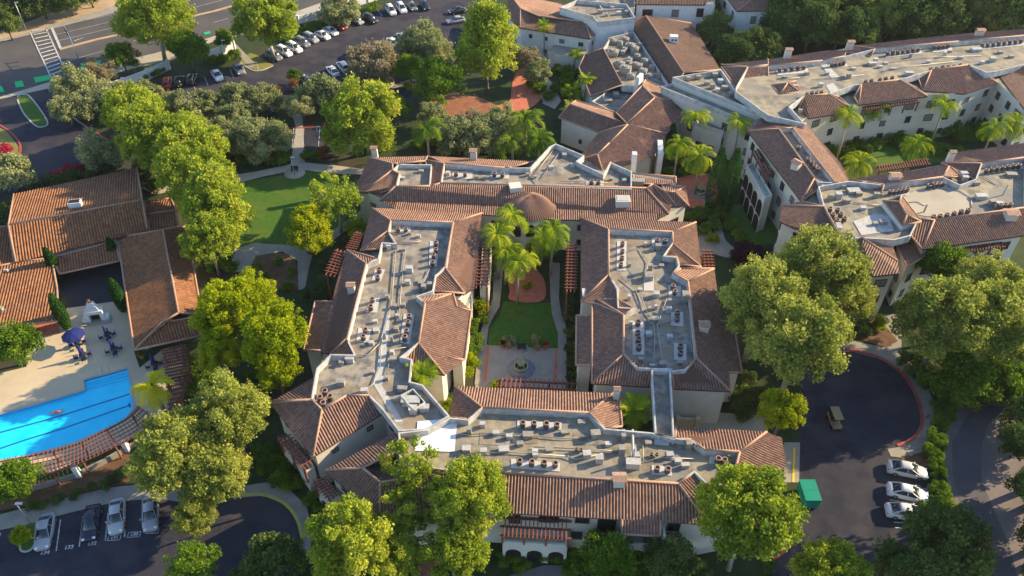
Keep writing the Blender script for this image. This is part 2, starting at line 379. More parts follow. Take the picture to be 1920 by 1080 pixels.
class Bld:
    def __init__(s,name,label,ze,zr,tile='tile',wall='stucco',group=None,cat='building',px=(0,0)):
        s.root=empty(name,at(px[0],px[1],0),0,label,cat,group); s.ze=ze; s.zr=zr; s.tile=tile; s.wall=wall
        s.bt=bmesh.new(); s.uv=s.bt.loops.layers.uv.new('UVMap'); s.cap=set(); s.bc=bmesh.new(); s.bw=bmesh.new(); s.bd=bmesh.new(); s.bp=bmesh.new(); s.walls=[]
        s.dm='deck'
    def f(s,*facets,cap=True,period=.35):
        for q in facets:
            pts,tg=parse(q,s.ze,s.zr); tile_facet(s.bt,s.uv,pts,period)
            n=len(pts)
            for i in range(n):
                a,b=pts[i],pts[(i+1)%n]; ta,tb=tg[i],tg[(i+1)%n]
                if ta=='e' and tb=='e':
                    vs=[s.bt.verts.new(p) for p in (a,b,b-Vector((0,0,.22)),a-Vector((0,0,.22)))]; s.bt.faces.new(vs).material_index=1
                elif cap:
                    key=tuple(sorted((tuple(round(x/.9) for x in a),tuple(round(x/.9) for x in b))))
                    if key not in s.cap:
                        s.cap.add(key); u=Vector((0,0,.07)); tube(s.bc,[a+u,b+u],.15,6)
    def deck(s,outline,drop=.9,z=None,pw=.13,m=None):
        z=s.zr if z is None else z
        pts=PX(outline,z)
        lo=[Vector((p.x,p.y,z-drop)) for p in pts]; fill(s.bd,lo)
        if pw:
            if area(pts)<0: pts=pts[::-1]
            inn=inset(pts,pw); outw=inset(pts,-.06); n=len(pts); t=Vector((0,0,.05)); dn=Vector((0,0,-drop-.3))
            for i in range(n):
                j=(i+1)%n
                A=[outw[i]+t,outw[j]+t,inn[j]+t,inn[i]+t]
                s.bp.faces.new([s.bp.verts.new(p) for p in A])
                s.bp.faces.new([s.bp.verts.new(p) for p in (inn[i]+t,inn[j]+t,inn[j]+dn,inn[i]+dn)])
                s.bp.faces.new([s.bp.verts.new(p) for p in (outw[j]+t,outw[i]+t,outw[i]+dn,outw[j]+dn)])
    def foot(s,outline,ztop=None,ins=.5,storeys=(1.2,4.2),nowin=(),sp=4.2,ww=1.1,wh=1.3,zp=None,wins=True,z0=0,arches=()):
        ztop=s.ze if ztop is None else ztop; zp=s.ze if zp is None else zp
        pts=PX(outline,zp)
        if area(pts)<0: pts=pts[::-1]
        if ins: pts=inset(pts,ins)
        n=len(pts)
        if ins: fill(s.bd,[Vector((p.x,p.y,ztop-.12)) for p in pts])
        for i in range(n):
            a,b=pts[i],pts[(i+1)%n]
            s.bw.faces.new([s.bw.verts.new(Vector((p.x,p.y,z))) for p,z in ((a,z0),(b,z0),(b,ztop+.05),(a,ztop+.05))])
            d=(b-a); d.z=0; L=d.length
            if L<.1: continue
            d/=L; nrm=Vector((d.y,-d.x,0)); mid=(a+b)/2
            if (CAM-mid).dot(nrm)<=8: continue
            if not wins or L<3 : continue
            m=max(1,int(L/sp)); 
            for st in storeys:
                for k in range(m):
                    t=(k+.5)/m*L + random.uniform(-.35,.35)
                    s.window(a+d*t,d,nrm,st,ww*random.choice((1,1,1.5)),wh*random.choice((1,1,.8)))
    def window(s,p,d,nrm,zs,w,h,arch=False,name='window'):
        p=Vector((p.x,p.y,zs)); bm=bmesh.new(); 
        ang=math.atan2(d.y,d.x)
        def bx(u,z,wu,hz,dep,off): box(bm,(p.x+d.x*u+nrm.x*off,p.y+d.y*u+nrm.y*off,zs+z),(wu,dep,hz),ang)
        if arch:
            # deep dark opening with an arched head
            pass
        t=.09
        bx(-w/2,h/2,t,h+t,.16,.02); bx(w/2,h/2,t,h+t,.16,.02); bx(0,0,w+t,t,.22,.04); bx(0,h,w+t,t,.16,.02); bx(0,h/2,t*.6,h,.10,.01)
        fr=obj(name,bm,'window_frame',s.root,True)
        bm=bmesh.new(); box(bm,(p.x+nrm.x*.025,p.y+nrm.y*.025,zs+h/2),(w,.03,h),ang); pn=obj('pane',bm,random.choice(('glass','glass','glass_half','glass_blind')),s.root,True)
        pn.parent=fr
        return fr
    def chimney(s,px,py,z,w=1.0,h=1.6,rz=0,cap='ridge_cap',d=None):
        c=at(px,py,z); bm=bmesh.new(); d=d or w*.8
        box(bm,(c.x,c.y,z+h/2-.6),(w,d,h+1.2),rz); o=obj('chimney',bm,'stucco',s.root,True)
        bm=bmesh.new()
        for k in (-1,0,1): box(bm,(c.x+math.cos(rz)*k*w*.33,c.y+math.sin(rz)*k*w*.33,z+h+.13),(.16,d*.9,.26),rz)
        # small gabled tile cover on the stubs
        for q in (-1,1):
            vs=[bm.verts.new((c.x+math.cos(rz)*x-math.sin(rz)*y,c.y+math.sin(rz)*x+math.cos(rz)*y,zz)) for x,y,zz in ((-w*.65,q*d*.7,z+h+.26),(w*.65,q*d*.7,z+h+.26),(w*.65,0,z+h+.55),(-w*.65,0,z+h+.55))]
            bm.faces.new(vs)
        k=obj('chimney_cap',bm,cap,s.root,True); k.parent=o
        return o
    def vents(s,lst,z,kind='roof_vent',m='metal_box'):
        for (x,y,w,d,h) in lst:
            c=at(x,y,z); bm=bmesh.new(); rz=random.uniform(-.12,.12); w*=.68; d*=.68; h*=.75; mm=random.choice((m,'metal_box','metal_box','patch_grey')) if w*d<2 else m
            box(bm,(c.x,c.y,z+h/2),(w,d,h),rz,0,.92); box(bm,(c.x,c.y,z+h+.05),(w*1.12,d*1.12,.1),rz)
            obj(kind,bm,mm,s.root,True)
    def part(s,name,bm,m): return obj(name,bm,m,s.root,True)
    def done(s):
        if len(s.bt.faces): s.roof=s.part('tile_roof',s.bt,[s.tile,'fascia'])
        if len(s.bc.faces): c=s.part('ridge_cap',s.bc,'ridge_cap'); c.parent=s.roof
        if len(s.bw.faces): s.part('wall',s.bw,s.wall)
        if len(s.bd.faces): s.part('flat_roof',s.bd,s.dm)
        if len(s.bp.faces): s.part('parapet',s.bp,'parapet_white')
def pergola(parent,quad,z,n,zb=0.0,nb=2,bw=.16,over=.35,name='pergola',label=None,posts=True,m='redwood',pm='redwood',rows=0,npost=3,group=None):
    """quad (pixels at height z): a-b is one long beam, d-c the other; slats run across"""
    P=PX(quad,z) if isinstance(quad,str) else quad
    a,b,c,d=P
    if parent is None: root=empty(name,(a+b+c+d)/4*Vector((1,1,0)) if False else Vector(((a.x+c.x)/2,(a.y+c.y)/2,0)),0,label,'pergola',group)
    else: root=None
    bm=bmesh.new()
    for k in range(nb):
        t=k/(nb-1) if nb>1 else 0
        p=a.lerp(d,t); q=b.lerp(c,t); e=(q-p).normalized()*over; beam(bm,p-e,q+e,bw,.24)
    for k in range(n):
        t=(k+.5)/n; p=a.lerp(b,t); q=d.lerp(c,t); e=(q-p).normalized()*over; u=Vector((0,0,.2)); beam(bm,p-e+u,q+e+u,bw*.75,.16)
    for k in range(rows):
        t=(k+.5)/rows; p=a.lerp(d,t); q=b.lerp(c,t); u=Vector((0,0,.3)); beam(bm,p+u,q+u,.07,.07)
    par=parent.root if parent is not None else root
    o=obj('pergola' if parent is not None else 'lattice',bm,m,par,True)
    if posts:
        for k in range(npost):
            t=k/(npost-1) if npost>1 else .5
            for (p,q) in (((a,b),(d,c)) if posts=='both' else ((a,b),)):
                r=p.lerp(q,t); pb=bmesh.new(); beam(pb,(r.x,r.y,zb),(r.x,r.y,z),.22,.22); pp=obj('post',pb,pm,par,True); pp.parent=o if parent is not None else par
    return root or o
# ================================================================ buildings
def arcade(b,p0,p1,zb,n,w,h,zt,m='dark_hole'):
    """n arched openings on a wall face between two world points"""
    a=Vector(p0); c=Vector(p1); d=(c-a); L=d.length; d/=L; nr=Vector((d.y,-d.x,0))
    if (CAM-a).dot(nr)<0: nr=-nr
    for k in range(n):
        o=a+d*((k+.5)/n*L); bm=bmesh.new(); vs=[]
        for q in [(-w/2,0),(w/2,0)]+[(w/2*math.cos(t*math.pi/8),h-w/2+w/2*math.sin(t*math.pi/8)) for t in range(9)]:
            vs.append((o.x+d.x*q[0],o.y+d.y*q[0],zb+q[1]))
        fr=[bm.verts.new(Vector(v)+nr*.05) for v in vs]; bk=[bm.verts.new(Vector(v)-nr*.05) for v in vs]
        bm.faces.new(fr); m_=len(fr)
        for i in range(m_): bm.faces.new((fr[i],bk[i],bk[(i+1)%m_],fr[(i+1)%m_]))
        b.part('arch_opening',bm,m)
# ---- left wing of the courtyard block, with the south-west pavilions
L=Bld('courtyard_building','tile-roofed courtyard building left of the small lawn, west side behind yellow-green trees',7,8.6,px=(760,560),group='courtyard buildings')
L.f("697,390 904,400 | 850,417 733,414","697,390 676,470 | 727,434 733,414","676,470 712,468@7.6 742,457@8.0 | 727,434",
 "650,469 | 709,486@8.3 687,495","650,469 629,539 624,566 601,660 619,664 | 650,636 687,495","591,566@6.1 569,657@6.1 601,658@7 624,566@7",
 "619,664 665,666@8.0 | 650,636","904,400 889,540 872,551 | 834,502 850,417","872,551 813,546@8.1 817,517@8.3 | 834,502",
 "782,556@8.1 847,551@7.3 | 797,569","850,552@7.3 857,577 884,583@6.3 871,675@6.3 842,672 834,704 | 785,644 797,569","834,704 774,690 752,670@8 | 785,644",
 "512,752 590,707 | 584,750","507,757 587,857 | 604,769 584,750","587,857 716,776 | 692,742 650,742 604,769",
 "609,882 750,806 | 760,838 680,878","609,882 712,972 | 713,905 680,878","712,972 862,957 | 860,884 713,905")
L.deck("733,414 850,417 838,501 817,517 812,546 782,556 797,569 785,644 752,670 772,674 768,716 792,722 842,780 800,805 748,808 717,767 692,742 650,742 604,769 584,750 594,691 620,665 665,666 650,636 687,495 709,486 716,455 742,457 727,434")
L.foot("697,390 904,400 889,540 852,575 850,650 842,672 834,704 800,700 792,722 842,780 800,840 862,957 712,972 609,882 740,806 716,776 587,857 507,757 590,707 601,660 624,566 650,469 676,470",nowin=(),storeys=(1.1,4.9),ww=.8,wh=.8)
L.foot('591,566 569,657 604,658 624,566',zp=6.1,ztop=5.9,ins=.35,wins=False); L.foot('857,577 884,583 871,675 842,672',zp=6.2,ztop=5.9,ins=.35,wins=False)
L.vents([(657,678,1.5,1.0,1.0),(641,684,.9,.6,.7),(640,722,1.4,1.1,1.1),(684,735,1.2,.8,.6),(736,665,.7,.7,.9),(771,757,3.0,1.5,1.1),(775,803-30,1.3,1.2,1.1),(796,770,1.6,1.0,1.0),(755,733,1.6,.8,.8),(730,467,.9,.9,1.0),(768,510,1.4,1.0,1.2),(740,577,.9,.7,.7),(757,575,.8,.7,.7),(745,595,.7,.6,.6),(704,605,.8,.6,.5),(727,560,.7,.7,.8),(790,530,1.2,1.2,.3),(765,533,1.0,.8,.9),(706,622,1.0,.9,.5),(744,620,.9,.9,.7),(697,646,.9,.7,.6),(738,678,1.2,.9,.9),(795,545,.9,.9,1.3),(806,540,.9,.7,1.2),(755,470,1.3,.5,.4),(785,445,.9,.6,.5),(768,440,.8,.5,.5),(722,635,.5,.5,1.4),(735,640,.5,.5,1.1),(700,700,.6,.6,.5),(726,712,.6,.6,.7),(745,750,1.1,.8,.5)],7.7,m='metal_white')
pads(L,'equipment_pad',("747,426 770,426 770,438 747,438","806,452 823,452 819,500 804,500","703,505 722,505 714,528 696,528","700,560 712,558 707,586 684,586","672,614 697,618 690,643 668,640","757,588 777,590 768,645 750,643"),7.77,'pad_white')
L.chimney(660,548,7.9,1.0,1.2);
def pipes(b,segs,z,r=.07,m='pipe'):
    bm=bmesh.new()
    for s in segs:
        P=PX(s,z)
        tube(bm,P,r,6)
    b.part('roof_pipe',bm,m)
pipes(L,["735,560 727,600 716,640 712,690","742,470 738,520 735,560","760,470 752,540 748,600","716,640 690,665 670,668","712,690 700,720 660,745","730,450 760,455 790,452","805,505 790,540 770,545","770,650 735,655 725,700"],7.95)
pads(L,'walkway_mat',("722,590 732,590 722,690 706,690","722,690 706,690 700,720 742,792 756,790 716,722"),7.73,'patch_grey')
bm=bmesh.new(); P=PX("752,745 775,733 797,758 776,772",8.3)
for i in range(4): beam(bm,P[i],P[(i+1)%4],.12,.8)
L.part('equipment_screen',bm,'parapet_white')
L.done()
pergola(L,"669,437 651,468 664,470 680,440",6.6,8,zb=0,nb=3,npost=2)
pergola(L,"632,470 612,513 628,517 645,474",6.6,8,zb=0,nb=3,npost=2)
pergola(L,"917,456 912,538 893,538 899,456",6.4,13,zb=0,nb=3,npost=4)
pergola(L,"524,822 570,877 583,868 538,816",6.0,9,zb=3.1,nb=3,npost=3)
pergola(L,"590,903 617,934 630,926 604,897",6.0,7,zb=3.1,nb=3,npost=2)
# balcony boxes under the pergolas
def balcony(b,quad,z,h=1.0,zb=0,m=None,solid=True,arch=0):
    P=PX(quad,z); bm=bmesh.new()
    if area(P)<0: P=P[::-1]
    I=inset(P,.18)
    n=len(P)
    for i in range(n):
        j=(i+1)%n
        for A in ((P[i]+Vector((0,0,h)),P[j]+Vector((0,0,h)),I[j]+Vector((0,0,h)),I[i]+Vector((0,0,h))),(P[i],P[j],P[j]+Vector((0,0,h)),P[i]+Vector((0,0,h))),(I[j],I[i],I[i]+Vector((0,0,h)),I[j]+Vector((0,0,h)))):
            bm.faces.new([bm.verts.new(v) for v in A])
        if solid: bm.faces.new([bm.verts.new(v) for v in (Vector((P[i].x,P[i].y,zb)),Vector((P[j].x,P[j].y,zb)),P[j],P[i])])
    fill(bm,[p+Vector((0,0,.02)) for p in P]); b.part('balcony',bm,m or b.wall)
    if arch:
        for i in range(n):
            j=(i+1)%n; d=P[j]-P[i]; nr=Vector((d.y,-d.x,0)).normalized()
            if (CAM-P[i]).dot(nr)>10 and d.length>3: arcade(b,P[i]+nr*.0,P[j]+nr*.0,zb,max(1,int(d.length/3.1)),1.8,2.4,z)
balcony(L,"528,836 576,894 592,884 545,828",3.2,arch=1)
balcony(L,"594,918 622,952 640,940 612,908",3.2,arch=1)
balcony(L,"922,470 916,548 900,548 905,470",3.1)
# ---- right wing
W=Bld('courtyard_building','long tile-roofed courtyard building right of the small lawn, bridged to the front block',7,8.6,px=(1220,570),group='courtyard buildings')
W.f("1089,409 1305,417 | 1261,435 1141,430","1089,409 1089,565 | 1141,516 1141,430","1089,565 1157,577@8 1159,541@8.3 | 1141,516",
 "1120,562@7.6 1157,561@8 1189,579@8.4 | 1169,591","1110,566@7.2 1110,719 | 1169,664 1169,591","1081,592@6.1 1080,685@6.1 1110,685@7 1110,592@7",
 "1111,719 1222,726 1222,692@8.4 1195,690@8.4 | 1169,664","1264,729 1370,734 | 1306,672 1285,694@8.4 1258,697@8.4",
 "1305,417 1315,501 | 1261,457 1261,435","1315,501 1274,497@7.9 1269,483@8.2 1245,480@8.2 | 1261,457","1276,504@8 1339,504 | 1290,528 1262,513",
 "1339,504 1350,602 1367,699 1370,734 | 1306,672 1290,528","1350,602@7 1375,605@6.2 1391,699@6.2 1367,699@7")
W.deck("1141,430 1261,435 1261,457 1245,480 1269,483 1274,498 1262,513 1290,528 1306,672 1285,694 1260,697 1257,692 1222,692 1195,690 1169,664 1169,591 1189,579 1159,577 1157,541 1141,516")
W.deck("1222,694 1257,694 1264,824 1229,814",drop=.8)
W.dm='deck'
W.foot("1089,409 1305,417 1315,501 1339,504 1350,602 1367,699 1370,734 1111,719 1110,592 1112,566 1089,565",wins=False)
W.foot('1081,592 1080,685 1113,685 1113,592',zp=6.1,ztop=5.9,ins=.35,wins=False); W.foot('1350,602 1375,605 1391,699 1364,699',zp=6.2,ztop=5.9,ins=.35,wins=False)
W.foot("1224,694 1255,694 1262,824 1231,814",ins=.1,wins=False,ztop=7.6,zp=7.6,z0=4.5)
bm=bmesh.new(); box(bm,tuple(at(1099,583,3.7)),(1.5,1.7,7.2)); W.part('stair_tower',bm,'stucco')
W.vents([(1216,523,1.6,1.6,1.1),(1218,510,.8,.8,1.8),(1233,468,1.1,.9,1.2),(1222,470,.8,.8,.6),(1230,556,1.1,1.0,.9),(1284,563,1.3,1.6,1.6),(1179,562,.6,.6,1.0),(1182,608,.7,.5,.6),(1228,602,1.3,1.0,.7),(1216,630,1.1,.9,.8),(1255,636,1.0,.8,.8),(1274,683,1.0,.6,.6),(1242,687,1.1,.9,.9),(1201,678,.9,.6,.8),(1222,689,.9,.4,.6),(1253,585,1.0,.7,1.0),(1217,582,.6,.6,.7),(1229,580,.5,.5,.9),(1200,545,.8,.6,.4),(1180,500,.6,.5,.7),(1210,460,.6,.5,.6),(1240,500,.9,.7,.4)],7.7,m='metal_white')
pads(W,'equipment_pad',("1157,452 1175,452 1174,507 1156,507","1222,445 1258,446 1258,462 1222,462","1186,602 1208,602 1208,665 1186,665","1258,585 1281,585 1281,612 1258,610","1264,643 1287,645 1287,676 1264,674","1253,535 1277,536 1277,556 1254,556","1207,518 1226,518 1226,545 1207,545"),7.77,'pad_white')
pipes(W,["1178,470 1200,465 1215,490 1212,520","1200,545 1210,580 1225,600 1228,640 1224,690","1250,560 1240,590 1232,610 1238,650 1245,690","1285,560 1292,600 1297,660","1195,600 1215,600 1226,610","1262,600 1240,605","1165,520 1190,540 1205,575","1255,650 1240,650"],7.95,.06)
pads(W,'roof_patch',("1176,470 1222,468 1222,512 1190,520 1176,505",),7.73,'deck_tan')
W.chimney(1318,620,7.9,1.2,1.0); W.done()
pergola(W,"1066,458 1063,545 1077,545 1080,458",6.3,15,nb=3,npost=4)
pergola(W,"1320,470 1323,503 1337,503 1332,470",6.3,6,nb=3,npost=2)
# ---- front (south) block
S=Bld('courtyard_building','front courtyard building with a balcony trellis over three arches',7,8.6,px=(1100,860),group='courtyard buildings')
S.f("852,724 1150,738 | 1104,774 905,765","852,724 842,782 877,787@8.2 | 905,765","1150,738 1162,752 1166,800@8 1134,804@8.4 | 1104,774",
 "1267,800 1437,810 | 1387,847 1322,844 1296,825@8.4 1266,822@8.4","1437,810 1466,822 1474,869 1445,872 1430,965 | 1372,905 1387,847","1430,965 1330,984 1345,930@7.8 | 1372,905",
 "1330,984 1345,930@7.7 1302,885@8.3 | 1272,907","862,957 1166,974 1239,977 1330,984 | 1272,907 932,887 860,884","1166,974@7 1166,1002@6.1 1238,1006@6.1 1239,977@7")
S.dm='deck_tan'
S.deck("877,787 905,765 1104,774 1134,804 1222,812 1266,822 1296,825 1322,844 1387,847 1372,905 1330,912 1302,885 1272,907 932,887 860,884 750,870 748,812 802,806 844,784")
S.foot("852,724 1150,738 1166,800 1222,805 1264,805 1437,810 1474,869 1445,872 1430,965 1330,984 862,957 800,900 842,782",wins=False)
E=[at(862,957,7),at(1330,984,7)]; d=(E[1]-E[0]).normalized(); nr=Vector((d.y,-d.x,0)); 
if nr.y>0: nr=-nr
base=E[0]-nr*.5
def onwall(px,py):   # where the pixel's ray meets the facade plane
    r=ray(px,py); t=(base-CAM).dot(nr)/r.dot(nr); return CAM+r*t
for (px,py,w_,h_) in ((1092,972,1.5,1.5),(1025,968,1.6,2.0),(1038,968,1.2,2.0),(1081,1003,1.2,1.3),(1263,987,1.3,1.5),(965,970,1.2,2.0)):
    p=onwall(px,py); S.window(p,d,nr,p.z-h_/2,w_,h_)
bm=bmesh.new(); p=onwall(1137,985); box(bm,(p.x+nr.x*.02,p.y+nr.y*.02,p.z),(2.0,.2,2.6),math.atan2(d.y,d.x)); S.part('balcony_opening',bm,'dark_hole')
S.chimney(1159,912,7.9,1.2,1.5); S.chimney(1155,745,7.4,.7,1.4); 
bm=bmesh.new()
P=[onwall(945,990),onwall(1064,995)]
a=P[0]+nr*.01; b_=P[1]+nr*.01; z=3.0
for q in (a,b_): q.z=0
def wallslab(bm,a,b,nr,z0,z1,t):
    v=[Vector((p.x,p.y,zz)) for p in (a,b,b+nr*t,a+nr*t) for zz in (z0,)]; u=[Vector((p.x,p.y,z1)) for p in v]
    A=[bm.verts.new(p) for p in v]; B=[bm.verts.new(p) for p in u]
    bm.faces.new(A); bm.faces.new(B)
    for i in range(4): bm.faces.new((A[i],A[(i+1)%4],B[(i+1)%4],B[i]))
wallslab(bm,a+nr*1.9,b_+nr*1.9,nr,0,4.0,.25); wallslab(bm,a,a+d*.25,nr,0,4.0,1.9); wallslab(bm,b_-d*.25,b_,nr,0,4.0,1.9); wallslab(bm,a,b_,nr,2.95,3.0,1.9)
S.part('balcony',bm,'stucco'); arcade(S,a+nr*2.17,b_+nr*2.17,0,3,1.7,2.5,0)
Z=5.6; q0=a+nr*.2;q1=b_+nr*.2;q2=b_+nr*2.3;q3=a+nr*2.3
for q in (q0,q1,q2,q3): q.z=Z
pergola(S,[q3,q2,q1,q0],Z,16,zb=4.0,nb=3,npost=4)
p0=onwall(1166,1000); p1=onwall(1238,1004)
bm=bmesh.new(); a2=p0+nr*.01; b2=p1+nr*.01; wallslab(bm,a2+nr*1.5,b2+nr*1.5,nr,3.2,4.3,.25); wallslab(bm,a2,b2,nr,3.1,3.2,1.5)
for q in (a2,b2): wallslab(bm,q-d*.15,q+d*.15,nr,0,6.2,1.7)
S.part('porch',bm,'stucco')
S.vents([(990,820,1.6,1.0,.8),(1003,852,.9,.6,1.0),(1003,866-8,.8,.6,.9),(975,835,1.0,.7,.6),(1100,856,1.2,1.0,.9),(1116,820,1.5,1.1,1.2),(1123,866,1.2,1.0,1.2),(1168,826,.7,.7,1.4),(1165,848,1.0,1.0,1.2),(1186,875,2.2,1.2,1.3),(1190,858,1.3,.9,.8),(1290,840,.9,.9,1.4),(1270,868,1.0,.8,.7),(1284,876,1.2,.7,.7),(1255,857,1.1,.8,.8),(1168,815,.6,.6,.9),(1240,830,2.2,1.4,.3),(930,815,1.1,.7,.6),(945,845,1.6,1.1,.5),(880,812,.8,.8,1.2),(907,850,1.0,.8,.8),(875,846,1.3,1.0,.8),(1090,795,1.2,.8,.6),(1215,833,1.0,.7,.5),(1060,812,1.4,.8,.4),(1030,845,1.2,.8,.4),(955,862-40,1.0,.6,.7),(905,800,.9,.7,.8),(1140,835,1.0,.7,.5)],7.7,m='metal_white')
bm=bmesh.new()
c=at(1187,862,7.8)
tube(bm,[at(1186,806,8.3),at(1187,862,8.3)],.16,8); tube(bm,[c,c+Vector((0,0,2.2))],.12,8)
S.part('duct',bm,'metal_white')
pads(S,'equipment_pad',("970,788 1053,792 1053,806 969,802","958,860 1050,868 1050,884 958,878","1222,872 1260,875 1260,892 1222,890","1330,855 1362,857 1362,872 1330,870"),7.77,'pad_white')
pads(S,'white_membrane',("783,790 858,783 852,847 778,845",),7.80,'membrane')
pads(S,'roof_patch',("1075,812 1130,815 1130,835 1075,833","1232,815 1280,818 1280,842 1232,840","960,815 1010,818 1008,832 960,830","900,810 950,812 948,835 898,833"),7.74,'deck')
pipes(S,["862,815 940,812 1060,822 1110,818","870,850 960,848 1060,855","1060,855 1080,862 1130,850","1195,868 1240,858 1300,860","1000,838 1100,842 1160,846","1205,820 1206,870"],7.95,.07)
S.done()
# trellis in the courtyard
pergola(None,"937,713 1077,720 1075,732 935,724",2.7,16,zb=0,nb=2,npost=4,bw=.2,label='red wooden trellis across the near end of the fountain plaza',posts='both')
# ---- north block with round turret
N=Bld('courtyard_building','far courtyard building with a round cone-roofed turret above the courtyard palms',7,8.8,px=(1000,350),group='courtyard buildings')
N.f("712,376 742,377 742,392 905,402 1040,412 1231,414 1231,401 1254,401 | 1212,353 825,344 807,350 742,350","680,361 714,363 | 742,350 749,326 735,320",
 "664,358 692,296 | 736,307 736,320 680,361@7","692,296 802,293 797,302@8.5 | 747,308 736,307","802,293 1000,303 | 960,314 947,315 833,307",
 "797,300@7.9 808,347@7.9 | 826,344 833,307","1254,401 1258,388 | 1224,346 1212,353","1258,388 1269,387 | 1247,359 1226,347","1269,387 1292,387 | 1265,360 1247,360",
 "1292,387 1285,351 | 1265,360","1285,351 1240,346@7.5 | 1247,360 1265,360","1186,326@6.5 1267,332@6.5 1267,346@7.2 1225,346@8.0 1190,345@7.8")
N.deck("833,307 947,315 994,315 1031,275 1042,270 1095,292 1081,303 1131,327 1145,305 1184,322 1184,355 825,344")
N.deck("736,320 747,308 775,309 809,309 806,348 742,350 749,326",drop=.7)
N.foot("664,358 692,296 802,293 994,303 1031,275 1095,290 1186,320 1267,332 1285,351 1292,387 1258,402 1231,414 905,402 742,392 712,376 680,361",nowin=())
c=at(994,385,7.4); t=N.bt
for k in range(32):
    a0,a1=2*math.pi*k/32,2*math.pi*(k+1)/32
    Pq=[Vector((c.x+4.1*math.cos(a0),c.y+4.1*math.sin(a0),7.3)),Vector((c.x+4.1*math.cos(a1),c.y+4.1*math.sin(a1),7.3)),Vector((c.x+.15*math.cos(a1),c.y+.15*math.sin(a1),9.5)),Vector((c.x+.15*math.cos(a0),c.y+.15*math.sin(a0),9.5))]
    vs=[t.verts.new(p) for p in Pq]; f=t.faces.new(vs)
    for lp,uvc in zip(f.loops,((k*1.0+.05,0),(k+.6,0),(k+.6,4.5),(k+.05,4.5))): lp[N.uv].uv=uvc
    am=(a0+a1)/2; tube(N.bt,[Vector((c.x+4.15*math.cos(a0),c.y+4.15*math.sin(a0),7.32)),Vector((c.x+.1*math.cos(a0),c.y+.1*math.sin(a0),9.55))],[.13,.03],5)
    tube(N.bt,[Vector((c.x+4.15*math.cos(am),c.y+4.15*math.sin(am),7.32)),Vector((c.x+.9*math.cos(am),c.y+.9*math.sin(am),9.1))],[.13,.04],5)
bm=bmesh.new(); lathe(bm,(c.x,c.y,0),[(3.6,0),(3.6,7.35),(.2,7.36)],32); N.part('turret_wall',bm,'stucco')
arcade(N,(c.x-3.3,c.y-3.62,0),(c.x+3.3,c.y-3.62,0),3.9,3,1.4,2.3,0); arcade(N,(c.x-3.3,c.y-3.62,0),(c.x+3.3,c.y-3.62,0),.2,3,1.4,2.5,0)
bm=bmesh.new(); c=at(1168,372,8.6); box(bm,(c.x,c.y,7.8),(2.3,1.8,1.6)); N.part('roof_box',bm,'stucco')
bm=bmesh.new(); box(bm,(c.x,c.y+.05,8.62),(1.9,1.4,.08)); N.part('roof_box_top',bm,'patch_grey')
bm=bmesh.new(); c=at(966,350,9); box(bm,(c.x,c.y,8.5),(1.9,1.7,1.6),.2); N.part('roof_box',bm,'stucco')
N.vents([(1058,294,1.1,1.0,.7),(1033,317,1.1,.9,.7),(1074,312,1.0,.8,.6),(984,323,1.0,.8,.6),(989,330,.7,.6,.6),(1003,334,.7,.6,.5),(1083,333,1.0,.7,.6),(1145,338,.9,.5,.4),(1170,342,.9,.9,.7),(790,325,1.1,.8,.7),(755,337,1.1,.7,.6),(840,328,1.0,.8,.7),(893,335,1.0,.6,.6),(908,335,1.0,.6,.6),(1195,345,3.0,1.4,1.0)],7.9,m='metal_white')
N.chimney(888,298,7.6,1.1,1.5); N.chimney(703,290,7,1.0,1.2,cap='ridge_cap')
pipes(N,["1042,275 1000,330","1046,290 1015,335","1050,340 1140,342","995,325 1010,345"],8.15,.06)
pads(N,'equipment_pad',("848,322 886,322 886,336 848,334","920,322 955,323 955,335 920,334","1098,339 1132,340 1132,348 1098,347"),7.97,'pad_white'); N.done()
# ---- hall with big brown roof
H=Bld('assembly_hall','hall with large plain brown gable roof and cluttered equipment court',6.3,8.8,tile='tile_brown',wall='stucco_white',px=(1220,110))
H.f("1296,44 1351,131 | 1282,137 1211,30","1189,42 1189,60 1254,160 1264,165 | 1282,137 1211,30",period=.3)
H.f("1096,104@5 1085,127@5 1107,181@5 1167,160@6.8 1131,91@6.8",period=.3)
H.deck("1145,70 1188,60 1254,160 1210,165 1167,160 1131,92",z=6.8,drop=1.0)
H.foot("1205,33 1296,44 1351,131 1262,165 1210,165",zp=6.3,wins=False); H.foot("1096,104 1131,91 1145,70 1188,60 1254,160 1262,165 1210,170 1107,181 1085,127",zp=5,ztop=5,wins=False)
bm=bmesh.new()
for px,py,w_,d_,h_ in ((1150,102,2.2,1.8,1.0),(1147,80,1.8,1.2,.9),(1172,80,1.6,1.3,1.1),(1182,92,2.2,1.4,1.2),(1190,100,1.5,1.5,1.4),(1170,98,1.0,3.0,.9),(1195,110,1.4,1.2,.9),(1160,125,2.3,1.2,1.2),(1172,137,2.2,1.6,1.5),(1192,127,2.6,1.3,1.0),(1208,122,1.4,1.1,1.3),(1205,140,1.6,1.4,1.2),(1222,132,1.3,1.3,1.0),(1183,146,1.6,1.1,.8),(1217,146,1.7,1.0,.8),(1175,68,1.4,.8,.8),(1235,146,1.2,1.0,1.0),(1180,115,1.1,2.4,.6),(1162,90,1,1,1.5),(1199,92,1.0,.9,1.3)):
    c=at(px,py,5.9); box(bm,(c.x,c.y,5.85+h_/2),(w_,d_,h_),-.35)
    lathe(bm,(c.x,c.y,5.85+h_),[(min(w_,d_)*.38,0),(min(w_,d_)*.38,.22),(min(w_,d_)*.3,.2),(.05,.08)],10)
H.part('equipment_unit',bm,'metal_box')
bm=bmesh.new(); c=at(1262,80,8); box(bm,(c.x,c.y,8.2),(2.0,1.5,2.8),-.1,0,.85); H.part('chimney',bm,'stucco_white')
